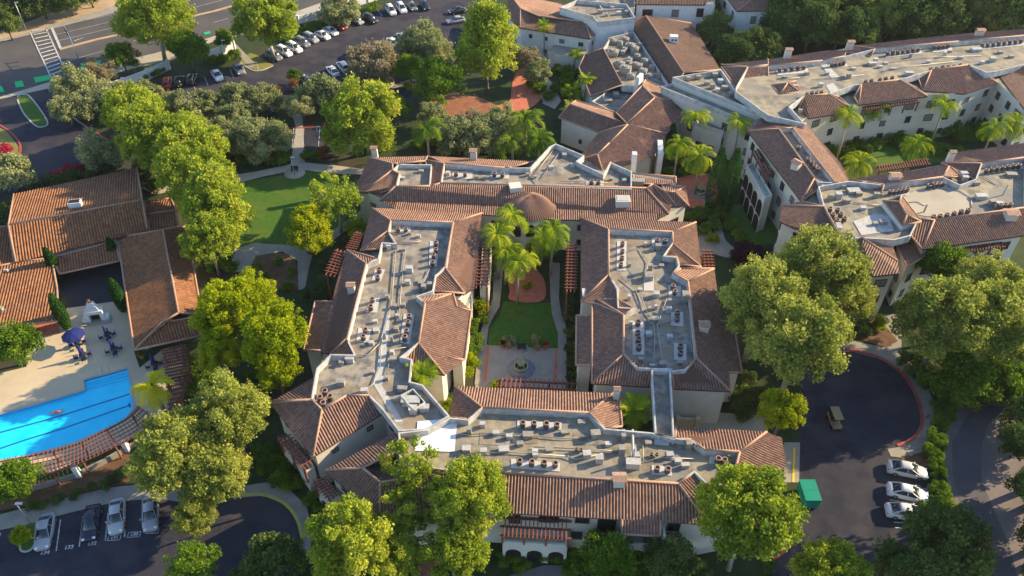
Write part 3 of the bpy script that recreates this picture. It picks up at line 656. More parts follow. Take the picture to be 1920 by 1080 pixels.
bm=bmesh.new(); box(bm,(c.x-.35,c.y-.72,8.9),(.4,.08,.3),-.1); box(bm,(c.x+.35,c.y-.76,8.9),(.4,.08,.3),-.1); H.part('chimney_opening',bm,'dark_hole')
bm=bmesh.new(); c=at(1198,155,7.5); box(bm,(c.x,c.y,7.3),(1.0,3.0,3.6),-.5,0,.7); H.part('bell_wall',bm,'stucco_white')
H.done()
# ---- white two-storey block, top middle
U=Bld('office_building','white two-storey block with flat-roofed tower right of the tall sycamore',6.5,8.2,wall='stucco_white',px=(1060,60))
U.f("975,52 1107,73 | 1098,42 1011,31 976,17","955,-12 1045,6 1127,38 | 1098,42 1011,31 976,17","1107,73 1127,55 1127,38 | 1098,42","975,52 950,30 955,-12 | 976,17")
U.foot("975,52 1107,73 1127,55 1127,38 1045,6 955,-12 950,30",storeys=(1.3,4.3),sp=3.6,ww=.7,wh=.8)
U.deck("1050,14 1082,0 1175,8 1191,33 1120,41 1112,30",z=9.5)
U.foot("1050,14 1082,0 1175,8 1191,33 1120,41",zp=9.5,ztop=9.4,ins=0,wins=False)
U.vents([(1125,25,1.6,1.2,1.0),(1148,18,1.2,1.0,.8),(1160,27,1.4,1.0,.8),(1175,26,1.2,1.0,.9),(1137,30,.9,.9,.6),(1100,33,1.1,.8,.6)],8.6)
bm=bmesh.new(); P=PX("1028,95 1050,103 1100,103 1098,88 1045,78",3.6); fill(bm,P); U.part('annex_roof',bm,'concrete'); 
bm=bmesh.new()
for i in range(5):
    a3,b3=P[i],P[(i+1)%5]; bm.faces.new([bm.verts.new(p) for p in (a3,b3,Vector((b3.x,b3.y,0)),Vector((a3.x,a3.y,0)))])
U.part('annex_wall',bm,'stucco_white'); U.done()
# ---- two white blocks at the top edge
A=Bld('apartment_block','white three-storey block with dark windows at the top edge behind the brown hall',9.5,11,wall='stucco_white',px=(1260,0))
A.f("1190,8 1322,9 | 1335,-12 1205,-12"); A.foot("1190,8 1345,10 1345,-60 1190,-60",storeys=(6.6,3.0),sp=5.5,ww=1.5,wh=1.9)
A.deck("1130,18 1190,15 1190,-25 1100,-25",z=9)
A.foot("1170,18 1190,15 1190,-25 1170,-25",zp=9,ztop=8.5,ins=0,wins=False); A.done()
A=Bld('apartment_block','white block half hidden by dark trees at the top edge',9.5,11,wall='stucco_white',px=(1400,10))
A.f("1352,-20 1381,21 | 1415,-4 1385,-40","1381,21 1450,20 | 1450,-12 1415,-4"); A.foot("1352,-20 1381,21 1450,20 1450,-60 1352,-60",storeys=(6.4,2.8),sp=4.5,ww=1.2,wh=1.6); A.done()
# ---- building E (lobby)
E_=Bld('lobby_building','low lobby building with crossing tile gables between the hall and the courtyard block',6,8.3,px=(1180,230))
E_.f("1155,212@6.8 | 1204,161 1227,184 1175,232","1210,150@7 1252,170@6.5 1292,192 | 1227,184 1204,161","1292,192 1295,200 1250,251 | 1177,234 1227,184",
 "1047,221@5 1122,249@5 | 1175,232@7 1068,196@7","1080,189@6 1160,213@6.6 | 1175,232@7 1068,196@7","1122,249 1081,302 | 1120,290 1142,269 1177,234",
 "1250,251 1225,293 1188,300 1145,304@7.2 1131,326@6.5 | 1120,290 1142,269 1177,234","1081,302 1131,326@6.4 | 1120,290")
E_.foot("1047,221 1122,249 1081,302 1131,326 1225,293 1250,251 1295,200 1292,192 1252,170 1204,161 1155,212 1080,189",ztop=5,zp=5.5,storeys=(1.5,),ww=.6,wh=.8,sp=7)
E_.deck("1110,190 1130,178 1160,150 1210,155 1204,162 1155,212",z=5.6,drop=.5)
bm=bmesh.new(); c=at(1188,305,6.5); box(bm,(c.x,c.y,5.2),(1.0,1.3,6.5),0,0,.8); E_.part('chimney',bm,'stucco_white')
bm=bmesh.new(); c=at(1235,300,4); box(bm,(c.x,c.y,3.4),(.9,4.5,6.8),-.1); E_.part('buttress',bm,'stucco_white')
E_.vents([(1155,180,1.4,1.6,.8),(1182,168,1.2,.9,.7),(1140,190,2.0,1.4,.5),(1232,165,1.6,.8,.6)],5.2); E_.done()
# ---- north bar
B=Bld('apartment_block','long pale apartment block before the dark wood, hipped roofs facing the palms',9.5,11.2,px=(1700,180),wall='stucco')
B.dm='deck_tan'
B.f("1352,121 1440,112 | 1440,122 1402,126","1351,126@10 | 1402,126 1380,164 1440,200@9.6r" if False else "1352,126@9.8 1380,165@9.8 | 1402,126","1380,165 1440,157 | 1440,123 1402,126",
 "1440,112 1550,95 1587,95 1585,99 | 1583,106 1542,114 1440,124","1585,99 1600,86 | 1640,92 1632,106@10.4","1600,86 1810,63 1925,54 1960,52 | 1960,64 1920,67 1797,78 1640,92",
 "1447,160@10.2 1461,178@10.2 | 1477,156","1461,178@10.2 1500,173@10.2 | 1477,156","1500,173@10.2 1492,152@10.2 | 1477,156",
 "1497,206 1517,222 1582,212 1592,200 | 1552,177 1508,180","1592,200 1573,182@10.4 | 1552,177",
 "1610,197 1739,181 | 1686,150 1615,158","1601,183@10 1610,197 | 1615,158","1739,181 1718,165@10.2 | 1686,150",
 "1730,171 1810,176 1870,156 | 1815,122 1746,132","1870,156 1850,138@10.2 | 1815,122","1722,150@10 1730,171 | 1746,132","1867,134 1925,210 1960,200 | 1960,120 1925,120")
B.deck("1380,164 1402,126 1440,124 1542,114 1583,106 1640,92 1797,78 1920,67 1960,64 1960,120 1925,120 1867,134 1850,136 1815,122 1746,132 1720,140 1686,150 1615,158 1601,160 1552,177 1508,180 1480,200 1508,232 1440,216 1380,172")
B.deck("1262,145 1352,131 1384,176 1438,216",z=10.2,drop=.9)
B.foot("1352,126 1440,112 1550,95 1600,86 1810,63 1960,52 1960,200 1925,210 1868,156 1810,176 1739,181 1610,197 1592,200 1517,222 1500,232 1440,216 1384,176",storeys=(1.0,4.0,6.9),sp=3.6)
B.foot("1262,146 1352,132 1384,177 1438,217",zp=10.2,ztop=9.5,ins=0,wins=False)
B.deck("1240,163 1262,156 1440,228 1426,240 1398,227 1330,198",z=9.0,drop=.5)
B.foot("1240,163 1262,156 1440,228 1426,240 1398,227 1330,198",zp=9.0,ztop=8.6,ins=0,storeys=(2.5,5.6),sp=4.5)
B.deck("1308,196 1364,214 1356,246 1300,228",z=6,drop=.4)
B.foot("1308,196 1364,214 1356,246 1300,228",zp=6,ztop=5.6,ins=0,storeys=(1.0,),sp=2.5)
P=[at(1625,215,8.0),at(1722,204,8.0)]
pergola(B,"1622,207 1722,192 1716,181 1618,195",8.6,22,zb=6.8,nb=3,npost=5)
balcony(B,"1622,222 1722,207 1715,190 1614,204",5.9,h=.9,arch=0,zb=0)
Pq=PX("1622,222 1722,207",5.9); dd=(Pq[1]-Pq[0]).normalized(); nn=Vector((dd.y,-dd.x,0)); 
if nn.y>0: nn=-nn
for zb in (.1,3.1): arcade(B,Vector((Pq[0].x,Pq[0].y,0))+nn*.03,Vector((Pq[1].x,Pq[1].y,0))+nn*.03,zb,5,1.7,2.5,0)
B.vents([(1640,118,1.2,.9,1.2),(1635,122,2.2,1.2,.7),(1650,127,1.2,.8,.5),(1830,95,3.0,1.6,.6),(1770,106,.8,.7,1.2),(1706,108,.7,.6,1.0),(1590,147,1.2,.8,1.2),(1512,140,1.4,.7,.6),(1538,163,1.1,.9,.9),(1490,165,1.1,.8,.7),(1703,141,2.0,1.1,.8),(1580,145,1.0,.6,.4),(1860,115,1.6,1.2,1.0),(1875,100,1.4,.9,.5),(1660,120,1.1,.8,.4),(1740,118,1.2,.6,.5),(1800,110,1.3,.8,.5),(1840,120,1.1,.8,.7),(1600,130,1.2,.8,.4),(1550,140,1.1,.6,.5),(1895,108,1.4,.9,.5),(1675,130,1.4,.7,.3),(1780,98,1.2,.6,.4),(1470,147,1.4,.6,.5),(1500,210,.9,.7,.6)],10.3,m='metal_white')
B.vents([(1309,147,1.4,.9,.7),(1290,150,1.2,1.0,.8),(1340,143,1.4,1.3,.8),(1350,155,1.3,1.1,.8),(1335,165,1.3,1.0,1.0),(1358,168,1.4,1.1,.9),(1325,158,1.3,1.0,.7),(1372,178,1.4,1.0,.8),(1345,172,1.0,1.0,.8)],9.4)
pads(B,'equipment_pad',("1455,133 1515,128 1516,136 1458,141","1553,122 1588,119 1589,124 1554,128","1660,103 1728,95 1728,100 1660,108","1748,92 1785,89 1786,95 1749,98","1835,88 1920,80 1920,85 1836,93"),10.37,'pad_white')
pads(B,'roof_patch',("1537,120 1548,118 1575,145 1560,148","1548,160 1562,155 1580,175 1560,178"),10.36,'patch_grey')
pipes(B,["1590,125 1650,118 1730,108 1840,104","1650,135 1700,125 1790,115","1520,150 1570,145 1620,140","1455,150 1500,145"],10.5,.06)
B.chimney(1592,90,10,1.2,1.2); B.chimney(1834,68,10,1.4,1.2); B.chimney(1475,110,10,1.2,1.8); B.done()
# ---- middle diagonal wing
M_=Bld('apartment_block','narrow diagonal apartment wing with an arcade facing the two tall cypresses',9.5,11,px=(1490,310))
M_.f("1402,246 1502,377 | 1527,335 1460,242","1402,246 1439,215 1511,232 | 1486,240 1460,242","1511,232 1575,305 1598,347 | 1565,343 1486,240","1502,377 1549,347@10.2 | 1527,335")
M_.deck("1460,242 1486,240 1565,343 1535,342 1527,335",drop=.7,pw=.10)
M_.foot("1402,246 1408,224 1439,215 1511,232 1598,347 1549,350 1502,377",storeys=(1.0,4.0,6.9),sp=3.4)
M_.chimney(1491,318,10.2,1.3,1.2,rz=-.9)
pergola(M_,"1411,287 1438,333 1448,328 1421,281",8.2,13,zb=6.2,nb=3,npost=4)
balcony(M_,"1398,318 1432,380 1446,374 1412,312",6.2,h=.9,arch=0)
Pq=PX("1398,318 1432,380",6.2); dd=(Pq[1]-Pq[0]).normalized(); nn=Vector((dd.y,-dd.x,0))
if nn.x>0: nn=-nn
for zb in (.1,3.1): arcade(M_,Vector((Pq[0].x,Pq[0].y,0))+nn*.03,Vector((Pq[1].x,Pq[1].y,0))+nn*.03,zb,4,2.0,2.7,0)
M_.done()
# ---- east block
X=Bld('apartment_block','sprawling pale-roofed apartment block behind the big trees, long striped near slope',9.5,11,px=(1700,400))
X.dm='deck_tan'
X.f("1466,385 1503,378 | 1545,388","1466,385 1462,415 1575,470 | 1579,450 1545,388","1582,456 1637,518 1686,513 1683,490 | 1615,446","1683,490 1671,453 | 1615,446",
 "1655,377@11 1692,424@11 | 1700,404@12 1686,379@12","1690,367@11 1727,416@11 | 1700,404@12 1686,379@12","1692,424@11 1727,416@11 | 1700,404@12",
 "1676,450@8.6 1700,502@8 1735,480@8 1727,466@8.3 1707,443@8.8","1707,442@9.9 1729,468 | 1752,413 1722,411","1729,468 1925,441 | 1925,389 1752,413",
 "1592,337 1780,311 | 1768,332 1657,347","1592,337 1650,368@10 | 1657,347","1780,311 1803,332@10.2 | 1768,332","1764,306 1792,286 1845,285 1925,268 | 1925,295 1840,307","1764,306 1830,338@10 | 1840,307")
X.deck("1535,350 1592,340 1657,347 1768,332 1800,347 1830,336 1840,307 1925,295 1925,389 1752,413 1722,411 1707,442 1676,450 1615,446 1579,450 1545,388")
X.foot("1466,385 1503,378 1535,350 1592,337 1764,306 1792,286 1925,268 1925,441 1729,468 1712,446 1678,452 1684,492 1686,513 1637,518 1582,460 1462,415",storeys=(1.0,4.0,6.9),sp=4.0)
X.foot("1676,450 1700,502 1735,480 1727,462 1707,443",zp=8.2,ztop=7.8,ins=.35,storeys=(1.0,4.0),sp=2.5,ww=.8)
bm=bmesh.new(); P=PX("1655,377 1690,367 1727,416 1692,424",11)
for i in range(4):
    a3,b3=P[i],P[(i+1)%4]; bm.faces.new([bm.verts.new(Vector((p.x,p.y,z_))) for p,z_ in ((a3,9.8),(b3,9.8),(b3,11),(a3,11))])
X.part('roof_tower',bm,'stucco_white')
X.vents([(1546,354,1.6,.8,.8),(1556,374,1.3,.9,1.2),(1570,372,1.3,1.2,1.3),(1586,380,1.6,1.0,.8),(1610,366,1.4,.8,.6),(1600,360,2.6,1.6,.5),(1642,370,1.2,.8,1.0),(1617,393,1.2,.9,.6),(1655,420,1.6,1.0,.7),(1640,422,1.0,.8,.6),(1805,331,1.5,1.0,1.0),(1808,338,1.2,.9,.9),(1830,346,1.5,.8,.6),(1895,330,2.2,1.2,.6),(1838,372,2.4,1.3,.8),(1860,383,1.6,1.0,.9),(1871,388,1.4,.8,1.1),(1570,432,1.0,1.8,1.2),(1732,398,.3,.3,1.8),(1880,366,.25,.25,2.6),(1620,345,.9,.6,.5),(1580,352,1,.7,.6),(1556,340,1.1,.7,.5)],10.1,m='metal_white')
pads(X,'equipment_pad',("1665,362 1705,358 1706,365 1668,369","1738,351 1775,346 1776,352 1740,357","1846,320 1925,310 1925,316 1848,327","1745,412 1820,399 1821,405 1747,418","1498,272 1508,272 1540,320 1530,324","1615,441 1676,433 1667,405 1640,400 1600,415"),10.17,'patch_grey')
bm=bmesh.new(); P=smooth(PX("1690,372 1740,350 1800,355 1820,370 1818,392 1760,405 1720,402 1695,385",10.16),4); fill(bm,P); X.part('roof_patch',bm,'concrete_warm')
pipes(X,["1755,352 1800,358 1820,370 1822,390","1695,380 1720,378 1735,385","1600,380 1650,385","1840,330 1870,345"],10.25,.06)
X.chimney(1675,340,10.2,1.4,1.0); X.chimney(1780,300,10,.9,1.4); X.chimney(1890,412,10.2,1.6,1.2)
pergola(X,"1786,476 1881,463 1876,449 1780,461",8.2,18,zb=6.2,nb=3,npost=5)
balcony(X,"1788,498 1862,488 1855,468 1782,478",5.6,h=.9)
pergola(X,"1648,322 1742,308 1738,300 1645,314",7.5,20,nb=2,npost=3)
pergola(X,"1885,172 1925,197 1930,186 1890,162",8,9,nb=3,npost=2)
X.done()
# ---- clubhouse
C=Bld('clubhouse','orange-tiled clubhouse around a dark courtyard at left, beside the pool',3.6,6.2,tile='tile_orange',wall='stucco_white',px=(160,440))
C.f("26,364 257,315 | 267,375 16,422","30,492 277,432 | 267,375 16,422","97,484@3.1 112,514@2.5 225,490@2.5 217,452@3.1",
 "-40,508@3.2 32,492@3.4 97,484@3.2 107,540@2.8 110,602@2.4 -40,622@2.4","-40,430@4.4 16,424@4.4 27,492@3.2 -40,508@3.2",
 "271,378@3 320,372@3 | 330,394@3.9 273,402@3.9","282,436@3.0 335,425@3.0 | 330,394@3.9 273,402@3.9",
 "221,446@3 252,657@2.8 | 304,605@4.05 335,587@4.8 306,431@4.8","350,425@3 378,590@3 | 335,587@4.8 306,431@4.8","252,657@2.8 378,630@2.8 375,594@3.4 304,605@4.05",period=.42)
C.foot("26,364 257,315 277,432 30,492",storeys=(1.2,),wins=False); C.foot("220,452 350,430 378,590 250,640",zp=3,ztop=2.9,ins=.8,wins=False); C.foot("-40,430 30,424 32,492 97,484 107,515 108,570 -40,590",zp=3,ztop=2.7,ins=.8,wins=False); C.foot("271,380 320,374 335,423 282,434",zp=3,ztop=2.9,wins=False)
bm=bmesh.new(); c=at(142,385,6); box(bm,(c.x,c.y,5.9),(1.9,1.2,1.8),.2); C.part('chimney',bm,'stucco_white')
bm=bmesh.new(); box(bm,(c.x,c.y,6.83),(1.6,.9,.06),.2); C.part('chimney_top',bm,'dark_hole')
C.vents([(326,536,.7,.7,.9),(362,483,.8,1.1,.7),(4,582,.7,.7,.7),(12,508,.9,.4,.3)],4.0,m='metal_white'); C.done()
# ================================================================ condensers on the roofs
def make_condenser():
    r=empty('condenser',(0,0,0)); bm=bmesh.new(); lathe(bm,(0,0,0),[(.36,0),(.38,.05),(.38,.62),(.40,.64),(.40,.74),(.30,.74)],14); obj('casing',bm,'condenser',r)
    bm=bmesh.new(); lathe(bm,(0,0,.72),[(.42,0),(.42,.1),(.26,.12),(.26,.03)],14); obj('fan_guard',bm,'condenser_fan',r)
    bm=bmesh.new(); lathe(bm,(0,0,.74),[(.25,0),(.25,.02),(.05,.04)],10); obj('fan',bm,'dark_hole',r); return r
cond=make_condenser(); first=[True]
def conds(pts,z,label,grp='rooftop condensers',sc=1.0):
    od=ordinals(pts)
    for (x,y),wd in zip(pts,od):
        o=cond if first[0] else copy_tree(cond); first[0]=False
        c=at(x,y,z+.45); o.location=(c.x,c.y,z+.06); s_=random.uniform(.82,.95)*sc; o.scale=(s_,s_,s_*random.uniform(.9,1.15)); o.rotation_euler.z=random.uniform(0,6)
        tag(o,wd+' condenser, '+label,'condenser','condensers, '+label)
def line(x0,y0,x1,y1,n): return [(x0+(x1-x0)*k/max(1,n-1),y0+(y1-y0)*k/max(1,n-1)) for k in range(n)]
conds([(746,430),(761,430)],7.8,'far end pad of the left courtyard roof')
conds([(817,457),(817,469),(813,480),(811,493)],7.8,'upper right side row, left courtyard roof')
conds([(711,507),(708,521)],7.8,'upper small pad, left edge of left courtyard roof')
conds([(698,562),(695,577)],7.8,'middle small pad, left edge of left courtyard roof')
conds([(685,620),(681,633)],7.8,'lowest small pad, left edge of left courtyard roof')
conds([(767,594),(765,606),(762,621),(759,634)],7.8,'lower right side row, left courtyard roof')
conds([(609,735),(619,746),(600,748),(606,758)],7.8,'huddle behind the corner pavilion roof')
conds([(1232,452),(1247,452)],7.8,'shaded far right pad, right courtyard roof')
conds([(1167,458),(1167,471),(1166,484),(1164,497)],7.8,'far left side row, right courtyard roof')
conds([(1196,606),(1196,625),(1197,638),(1198,652)],7.8,'near left side row, right courtyard roof')
conds([(1262,537),(1265,548)],7.8,'far pad, right edge of right courtyard roof')
conds([(1270,588),(1270,598)],7.8,'middle pad, right edge of right courtyard roof')
conds([(1276,650),(1276,662)],7.8,'near pad, right edge of right courtyard roof')
conds([(980,795),(1001,796),(1024,797),(1044,798)],7.8,'row under the far parapet, front roof')
conds([(974,866),(997,868),(1020,869),(1041,871)],7.8,'row above the near tile slope, front roof')
conds([(1232,879),(1252,881)],7.8,'right end pair on the front roof')
conds([(1081,841),(1090,842)],7.8,'tiny pair in the middle of front roof',sc=.55)
conds([(1222,850),(1232,850)],7.8,'tiny pair beside the duct, front roof',sc=.55)
conds([(1346,863),(1358,864)],7.8,'recess pair at the right end, front roof')
conds([(855,326),(872,327)],8.0,'left pair in the turret building roof well')
conds([(927,327),(942,328)],8.0,'right pair in the turret building roof well')
conds([(1109,342),(1122,342)],8.0,'pair above the long slope, turret building')
conds(line(1462,131,1508,126,5),10.4,'first far-parapet row, long upper right block')
conds(line(1560,121,1582,118,4),10.4,'second far-parapet row, long upper right block')
conds(line(1665,100,1722,93,7),10.4,'third far-parapet row, long upper right block')
conds(line(1753,89,1778,86,4),10.4,'fourth far-parapet row, long upper right block')
conds(line(1842,85,1915,77,8),10.4,'last far-parapet row, long upper right block')
conds(line(1513,177,1540,174,4),10.4,'row above smallest hipped slope, upper right block')
conds([(1623,154),(1634,152),(1650,150),(1661,148),(1673,146)],10.4,'row above middle hipped slope, upper right block')
conds(line(1745,130,1800,123,6),10.4,'row above right hipped slope, upper right block')
conds([(1497,277),(1515,300),(1522,306),(1527,312),(1532,318)],10.5,'narrow roof well of the diagonal wing')
conds(line(1670,360,1701,355,5),10.2,'left far-parapet row, right edge block')
conds(line(1742,349,1768,345,4),10.2,'middle far-parapet row, right edge block')
conds(line(1850,320,1910,311,7),10.2,'right far-parapet row, right edge block')
conds(line(1750,408,1815,396,6),10.2,'row above long striped slope, right edge block')
conds([(1875,387),(1884,386),(1893,385)],10.2,'trio above striped slope near right edge')
conds([(1556,393),(1570,395),(1561,404),(1576,403),(1583,411),(1569,415)],10.2,'cluster at left corner, right edge block')
# ================================================================ ground and paving
bm=bmesh.new(); fill(bm,[Vector(p) for p in ((-700,-60,0),(700,-60,0),(700,900,0),(-700,900,0))]); g=obj('ground',bm,'ground'); tag(g,kind='structure')
# streets at the top left
sheet('road',"-60,95 120,47 225,22 330,-6 420,-40 760,-160 900,-160 640,-6 480,44 375,78 200,122 100,152 -60,200",1,'asphalt_road')
sheet('dirt_verge',"-60,62 0,58 60,38 110,18 200,-10 330,-50 380,-50 330,-8 225,20 120,45 -60,93",1,'dirt')
sheet('sidewalk',"-60,88 60,60 130,36 225,8 340,-20 345,-12 230,20 130,46 -60,94",2,'concrete')
sheet('sidewalk',"-60,200 100,152 200,122 330,90 470,47 560,20 640,-8 665,-8 580,26 480,60 395,80 330,110 260,126 110,168 -60,212",2,'concrete_warm')
sheet('driveway',"-40,196 0,186 97,165 104,185 125,210 170,240 230,280 250,310 230,330 150,335 90,345 20,365 -40,372",3,'asphalt')
sheet('driveway',"-40,340 20,330 100,300 120,330 60,352 -40,380",3,'asphalt')
sheet('planting_bed',"-60,235 0,240 25,262 40,290 10,305 -60,300",4,'lawn_dry',3)
# median in the street and crosswalk
bm=bmesh.new(); ribbon(bm,PX("112,93 180,75 260,58 330,38 400,22 460,5 520,-15"),.9,.16); tag(obj('median',bm,'dirt'),kind='structure')
bm=bmesh.new()
for k in range(13):
    t=k/12; a=at(60+34*t,59+82*t,0); b=at(88+30*t,54+78*t,0); stripe(bm,a,b,.55)
stripe(bm,at(57,61),at(96,146),.3); stripe(bm,at(86,53),at(122,132),.3); stripe(bm,at(97,52),at(114,92),.6)
for s in ("0,79 57,65","97,52 228,24","103,66 222,38","110,77 240,46","345,20 420,0","400,43 428,35","120,117 195,96","250,78 330,52"):
    P=PX(s); stripe(bm,P[0],P[1],.14)
tag(obj('road_marking',bm,'paint_white'),kind='structure')
bm=bmesh.new()
for s in ("63,146 92,141 95,150 67,156","28,154 42,152 46,163 30,165","-20,164 4,162 9,173 -18,177","150,120 190,114 188,122 160,135","382,62 394,59 395,63 384,66"):
    fill(bm,[Vector((p.x,p.y,.10)) for p in PX(s)])
tag(obj('green_marking',bm,'paint_green'),kind='structure')
# turn arrow
bm=bmesh.new(); stripe(bm,at(139,78),at(148,74),.25); stripe(bm,at(147,75),at(156,71),.18); tag(obj('road_arrow',bm,'paint_white'),kind='structure')
# entry island
sheet('traffic_island',"33,182 50,178 60,186 75,205 89,228 86,237 70,238 55,225 42,208",5,'lawn',3); kerb('kerb',"33,182 50,178 60,186 75,205 89,228 86,237 70,238 55,225 42,208",closed=True)
kerb('kerb',"97,165 104,185 125,210 150,230 180,250"); kerb('red_kerb',"150,228 175,245 200,262 222,278",'kerb_red',.3)
kerb('red_kerb',"0,235 22,250 38,272 36,300",'kerb_red',.35)
# upper car park
sheet('car_park',"295,196 292,172 330,158 400,142 470,128 500,105 560,80 640,42 690,26 725,8 760,-14 905,-14 895,30 880,62 850,90 830,125 790,170 770,205 720,212 690,190 655,165 620,175 560,166 520,190 470,196 400,190 340,186",3,'asphalt')
sheet('planting_bed',"700,150 718,140 738,150 732,164 715,165",5,'lawn_dry',3); kerb('kerb',"700,150 718,140 738,150 732,164 715,165",closed=True)
sheet('sidewalk',"730,162 760,152 790,142 792,148 762,158 735,168",5,'concrete')
sheet('planting_bed',"505,118 512,124 490,134 470,128 450,118 470,100",5,'lawn_dry',3); kerb('kerb',"450,118 480,134 512,124")
sheet('sidewalk',"425,78 438,78 480,122 470,128",5,'concrete')
bm=bmesh.new()
for (x0,y0,dx,dy,n,lx,ly) in ((515,118,18,-8.5,9,-18,-13),(716,30,22,-5,5,-10,-14),(598,162,22,-12,8,-10,-14),(366,168,24,-7,6,-6,-16),(734,150,16,-6,3,-14,-14)):
    for k in range(n):
        p=at(x0+dx*k,y0+dy*k); q=at(x0+dx*k+lx,y0+dy*k+ly); stripe(bm,p,q,.12)
tag(obj('parking_line',bm,'paint_white'),kind='structure')
# small lot behind the lawn
sheet('car_park',"545,236 620,236 640,260 620,282 548,282",3,'asphalt')
bm=bmesh.new()
for x in (551,570,600,622): stripe(bm,at(x,240),at(x-3,278),.14)
for k in range(7): stripe(bm,at(552,243+k*5.5),at(569,246+k*5.5),.14)
tag(obj('parking_line',bm,'paint_white'),kind='structure')
kerb('red_kerb',"545,241 620,238",'kerb_red',.3,sm=0)
# lawns and paths around
sheet('sidewalk',"265,352 350,335 430,330 480,322 545,308 555,240 548,215 552,200 565,200 568,235 572,305 640,312 690,318 690,328 620,326 560,318 500,330 440,345 350,352 290,366",4,'concrete_warm')
sheet('lawn',"434,350 500,334 560,326 600,322 660,340 672,372 640,420 600,450 560,462 490,455 450,465 434,440 425,400",3,'lawn',3)
sheet('sidewalk',"430,470 480,456 545,460 560,458 600,450 680,392 690,400 620,455 590,466 580,500 572,540 560,545 558,490 530,472 480,480 470,500 462,512 440,510",4,'concrete')
bm=bmesh.new(); c=at(553,325); lathe(bm,(c.x,c.y,0),[(1.9,0),(1.9,.12),(.1,.12)],20); tag(obj('round_plaza',bm,'concrete_warm'),kind='structure')
sheet('planting_bed',"470,505 480,476 550,474 562,520 558,545 500,540",3,'mulch')
# round drive at far top: red brick
sheet('brick_plaza',"968,135 985,128 1000,140 1020,160 1015,185 990,205 950,215 930,200 955,190 960,160",4,'brick_red',3)
sheet('mulch_bed',"800,185 860,175 905,185 935,200 920,215 850,220 790,212",3,'mulch_red')
sheet('sidewalk',"1000,145 1020,140 1040,160 1052,190 1040,205 1018,195 1012,170",5,'concrete_warm')
# courtyard
sheet('lawn',"944,565 1000,570 1036,568 1040,600 1048,640 1044,655 915,648 918,615 938,590",3,'lawn')
sheet('plaza',"900,640 916,648 1046,654 1062,654 1060,735 890,735",4,'concrete')
sheet('brick_band',"912,650 918,650 912,716 905,716",5,'brick_red'); sheet('brick_band',"1041,656 1046,656 1044,722 1038,722",5,'brick_red')
sheet('path',"930,470 950,470 944,500 940,545 937,575 925,595 916,615 912,650 905,720 890,722 896,650 903,615 914,590 924,560 926,500",6,'concrete')
sheet('path',"1030,492 1050,494 1048,560 1052,585 1062,615 1062,720 1046,720 1046,625 1035,590 1032,560",6,'concrete')
sheet('brick_plaza',"956,545 952,520 975,490 1005,505 1022,530 1020,562 990,568 955,562",5,'brick_red',3)
sheet('brick_plaza',"930,455 1000,455 1000,500 945,500",4,'brick_red')
c=at(977,692); bm=bmesh.new(); lathe(bm,(c.x,c.y,0),[(1.95,0),(1.95,.12),(.1,.12)],28); tag(obj('paving_ring',bm,'stone_dark'),kind='structure')
bm=bmesh.new(); c=at(978,653); lathe(bm,(c.x,c.y,0),[(1.0,0),(1.0,.12),(.1,.12)],20); tag(obj('paving_ring',bm,'concrete'),kind='structure')
# right plaza and path
sheet('brick_plaza',"1270,335 1325,326 1345,345 1340,385 1295,390 1262,372",4,'brick_red',3)
sheet('path',"1318,380 1340,380 1352,420 1360,450 1380,470 1372,485 1330,475 1312,480 1310,440 1330,440 1345,450",5,'concrete',3)
sheet('lawn',"1560,270 1700,262 1780,270 1790,300 1650,312 1575,305",3,'lawn',2); sheet('lawn',"1800,215 1925,205 1925,250 1810,265",3,'lawn',2); sheet('lawn',"1365,385 1460,395 1460,455 1385,450",3,'lawn',2)
# right parking court
sheet('driveway',"1497,795 1500,700 1530,668 1572,655 1600,655 1650,668 1690,690 1716,720 1732,760 1733,800 1720,830 1690,845 1665,850 1672,862 1680,880 1745,880 1750,1000 1720,1100 1440,1100 1480,990 1498,960",3,'asphalt')
sheet('sidewalk',"1565,645 1600,640 1660,652 1672,648 1660,630 1650,590 1680,590 1690,620 1690,660 1720,690 1748,745 1752,790 1735,845 1700,860 1670,856 1664,842 1690,838 1712,820 1726,800 1725,760 1708,718 1680,690 1645,672 1600,660 1570,660",4,'concrete')
kerb('red_kerb',"1578,656 1600,657 1650,672 1690,700 1714,735 1727,770 1727,800 1710,824 1682,836",'kerb_red',.42)
sheet('sidewalk',"1470,830 1500,830 1498,905 1470,905",4,'concrete'); bm=bmesh.new(); stripe(bm,at(1489,840),at(1487,905),.25); tag(obj('yellow_line',bm,'paint_yellow'),kind='structure')
kerb('red_kerb',"1440,1050 1458,1044 1475,1030",'kerb_red',.4)
bm=bmesh.new()
for s in ("1672,905 1745,920","1668,938 1740,948","1675,980 1745,985","1678,990 1700,992"): P=PX(s); stripe(bm,P[0],P[1],.13)
tag(obj('parking_line',bm,'paint_white'),kind='structure')
sheet('mulch_bed',"1690,856 1735,848 1748,870 1745,880 1690,866",5,'mulch')
# path down the slope, right
sheet('dirt_verge',"1770,880 1768,820 1800,760 1860,745 1900,760 1925,760 1925,1100 1860,1100 1830,1030 1790,960",2,'dirt' if False else 'grey_path')
sheet('footpath',"1786,890 1785,830 1815,775 1860,760 1885,765 1850,800 1838,850 1840,900 1865,960 1895,1030 1910,1100 1868,1100 1840,1030 1805,960",3,'path_asphalt')
sheet('planting_bed',"1572,600 1650,600 1684,640 1660,652 1610,636 1575,636",4,'mulch')
# ground south of the right wing
sheet('terrace',"1265,768 1440,780 1440,815 1265,812",3,'concrete_warm')
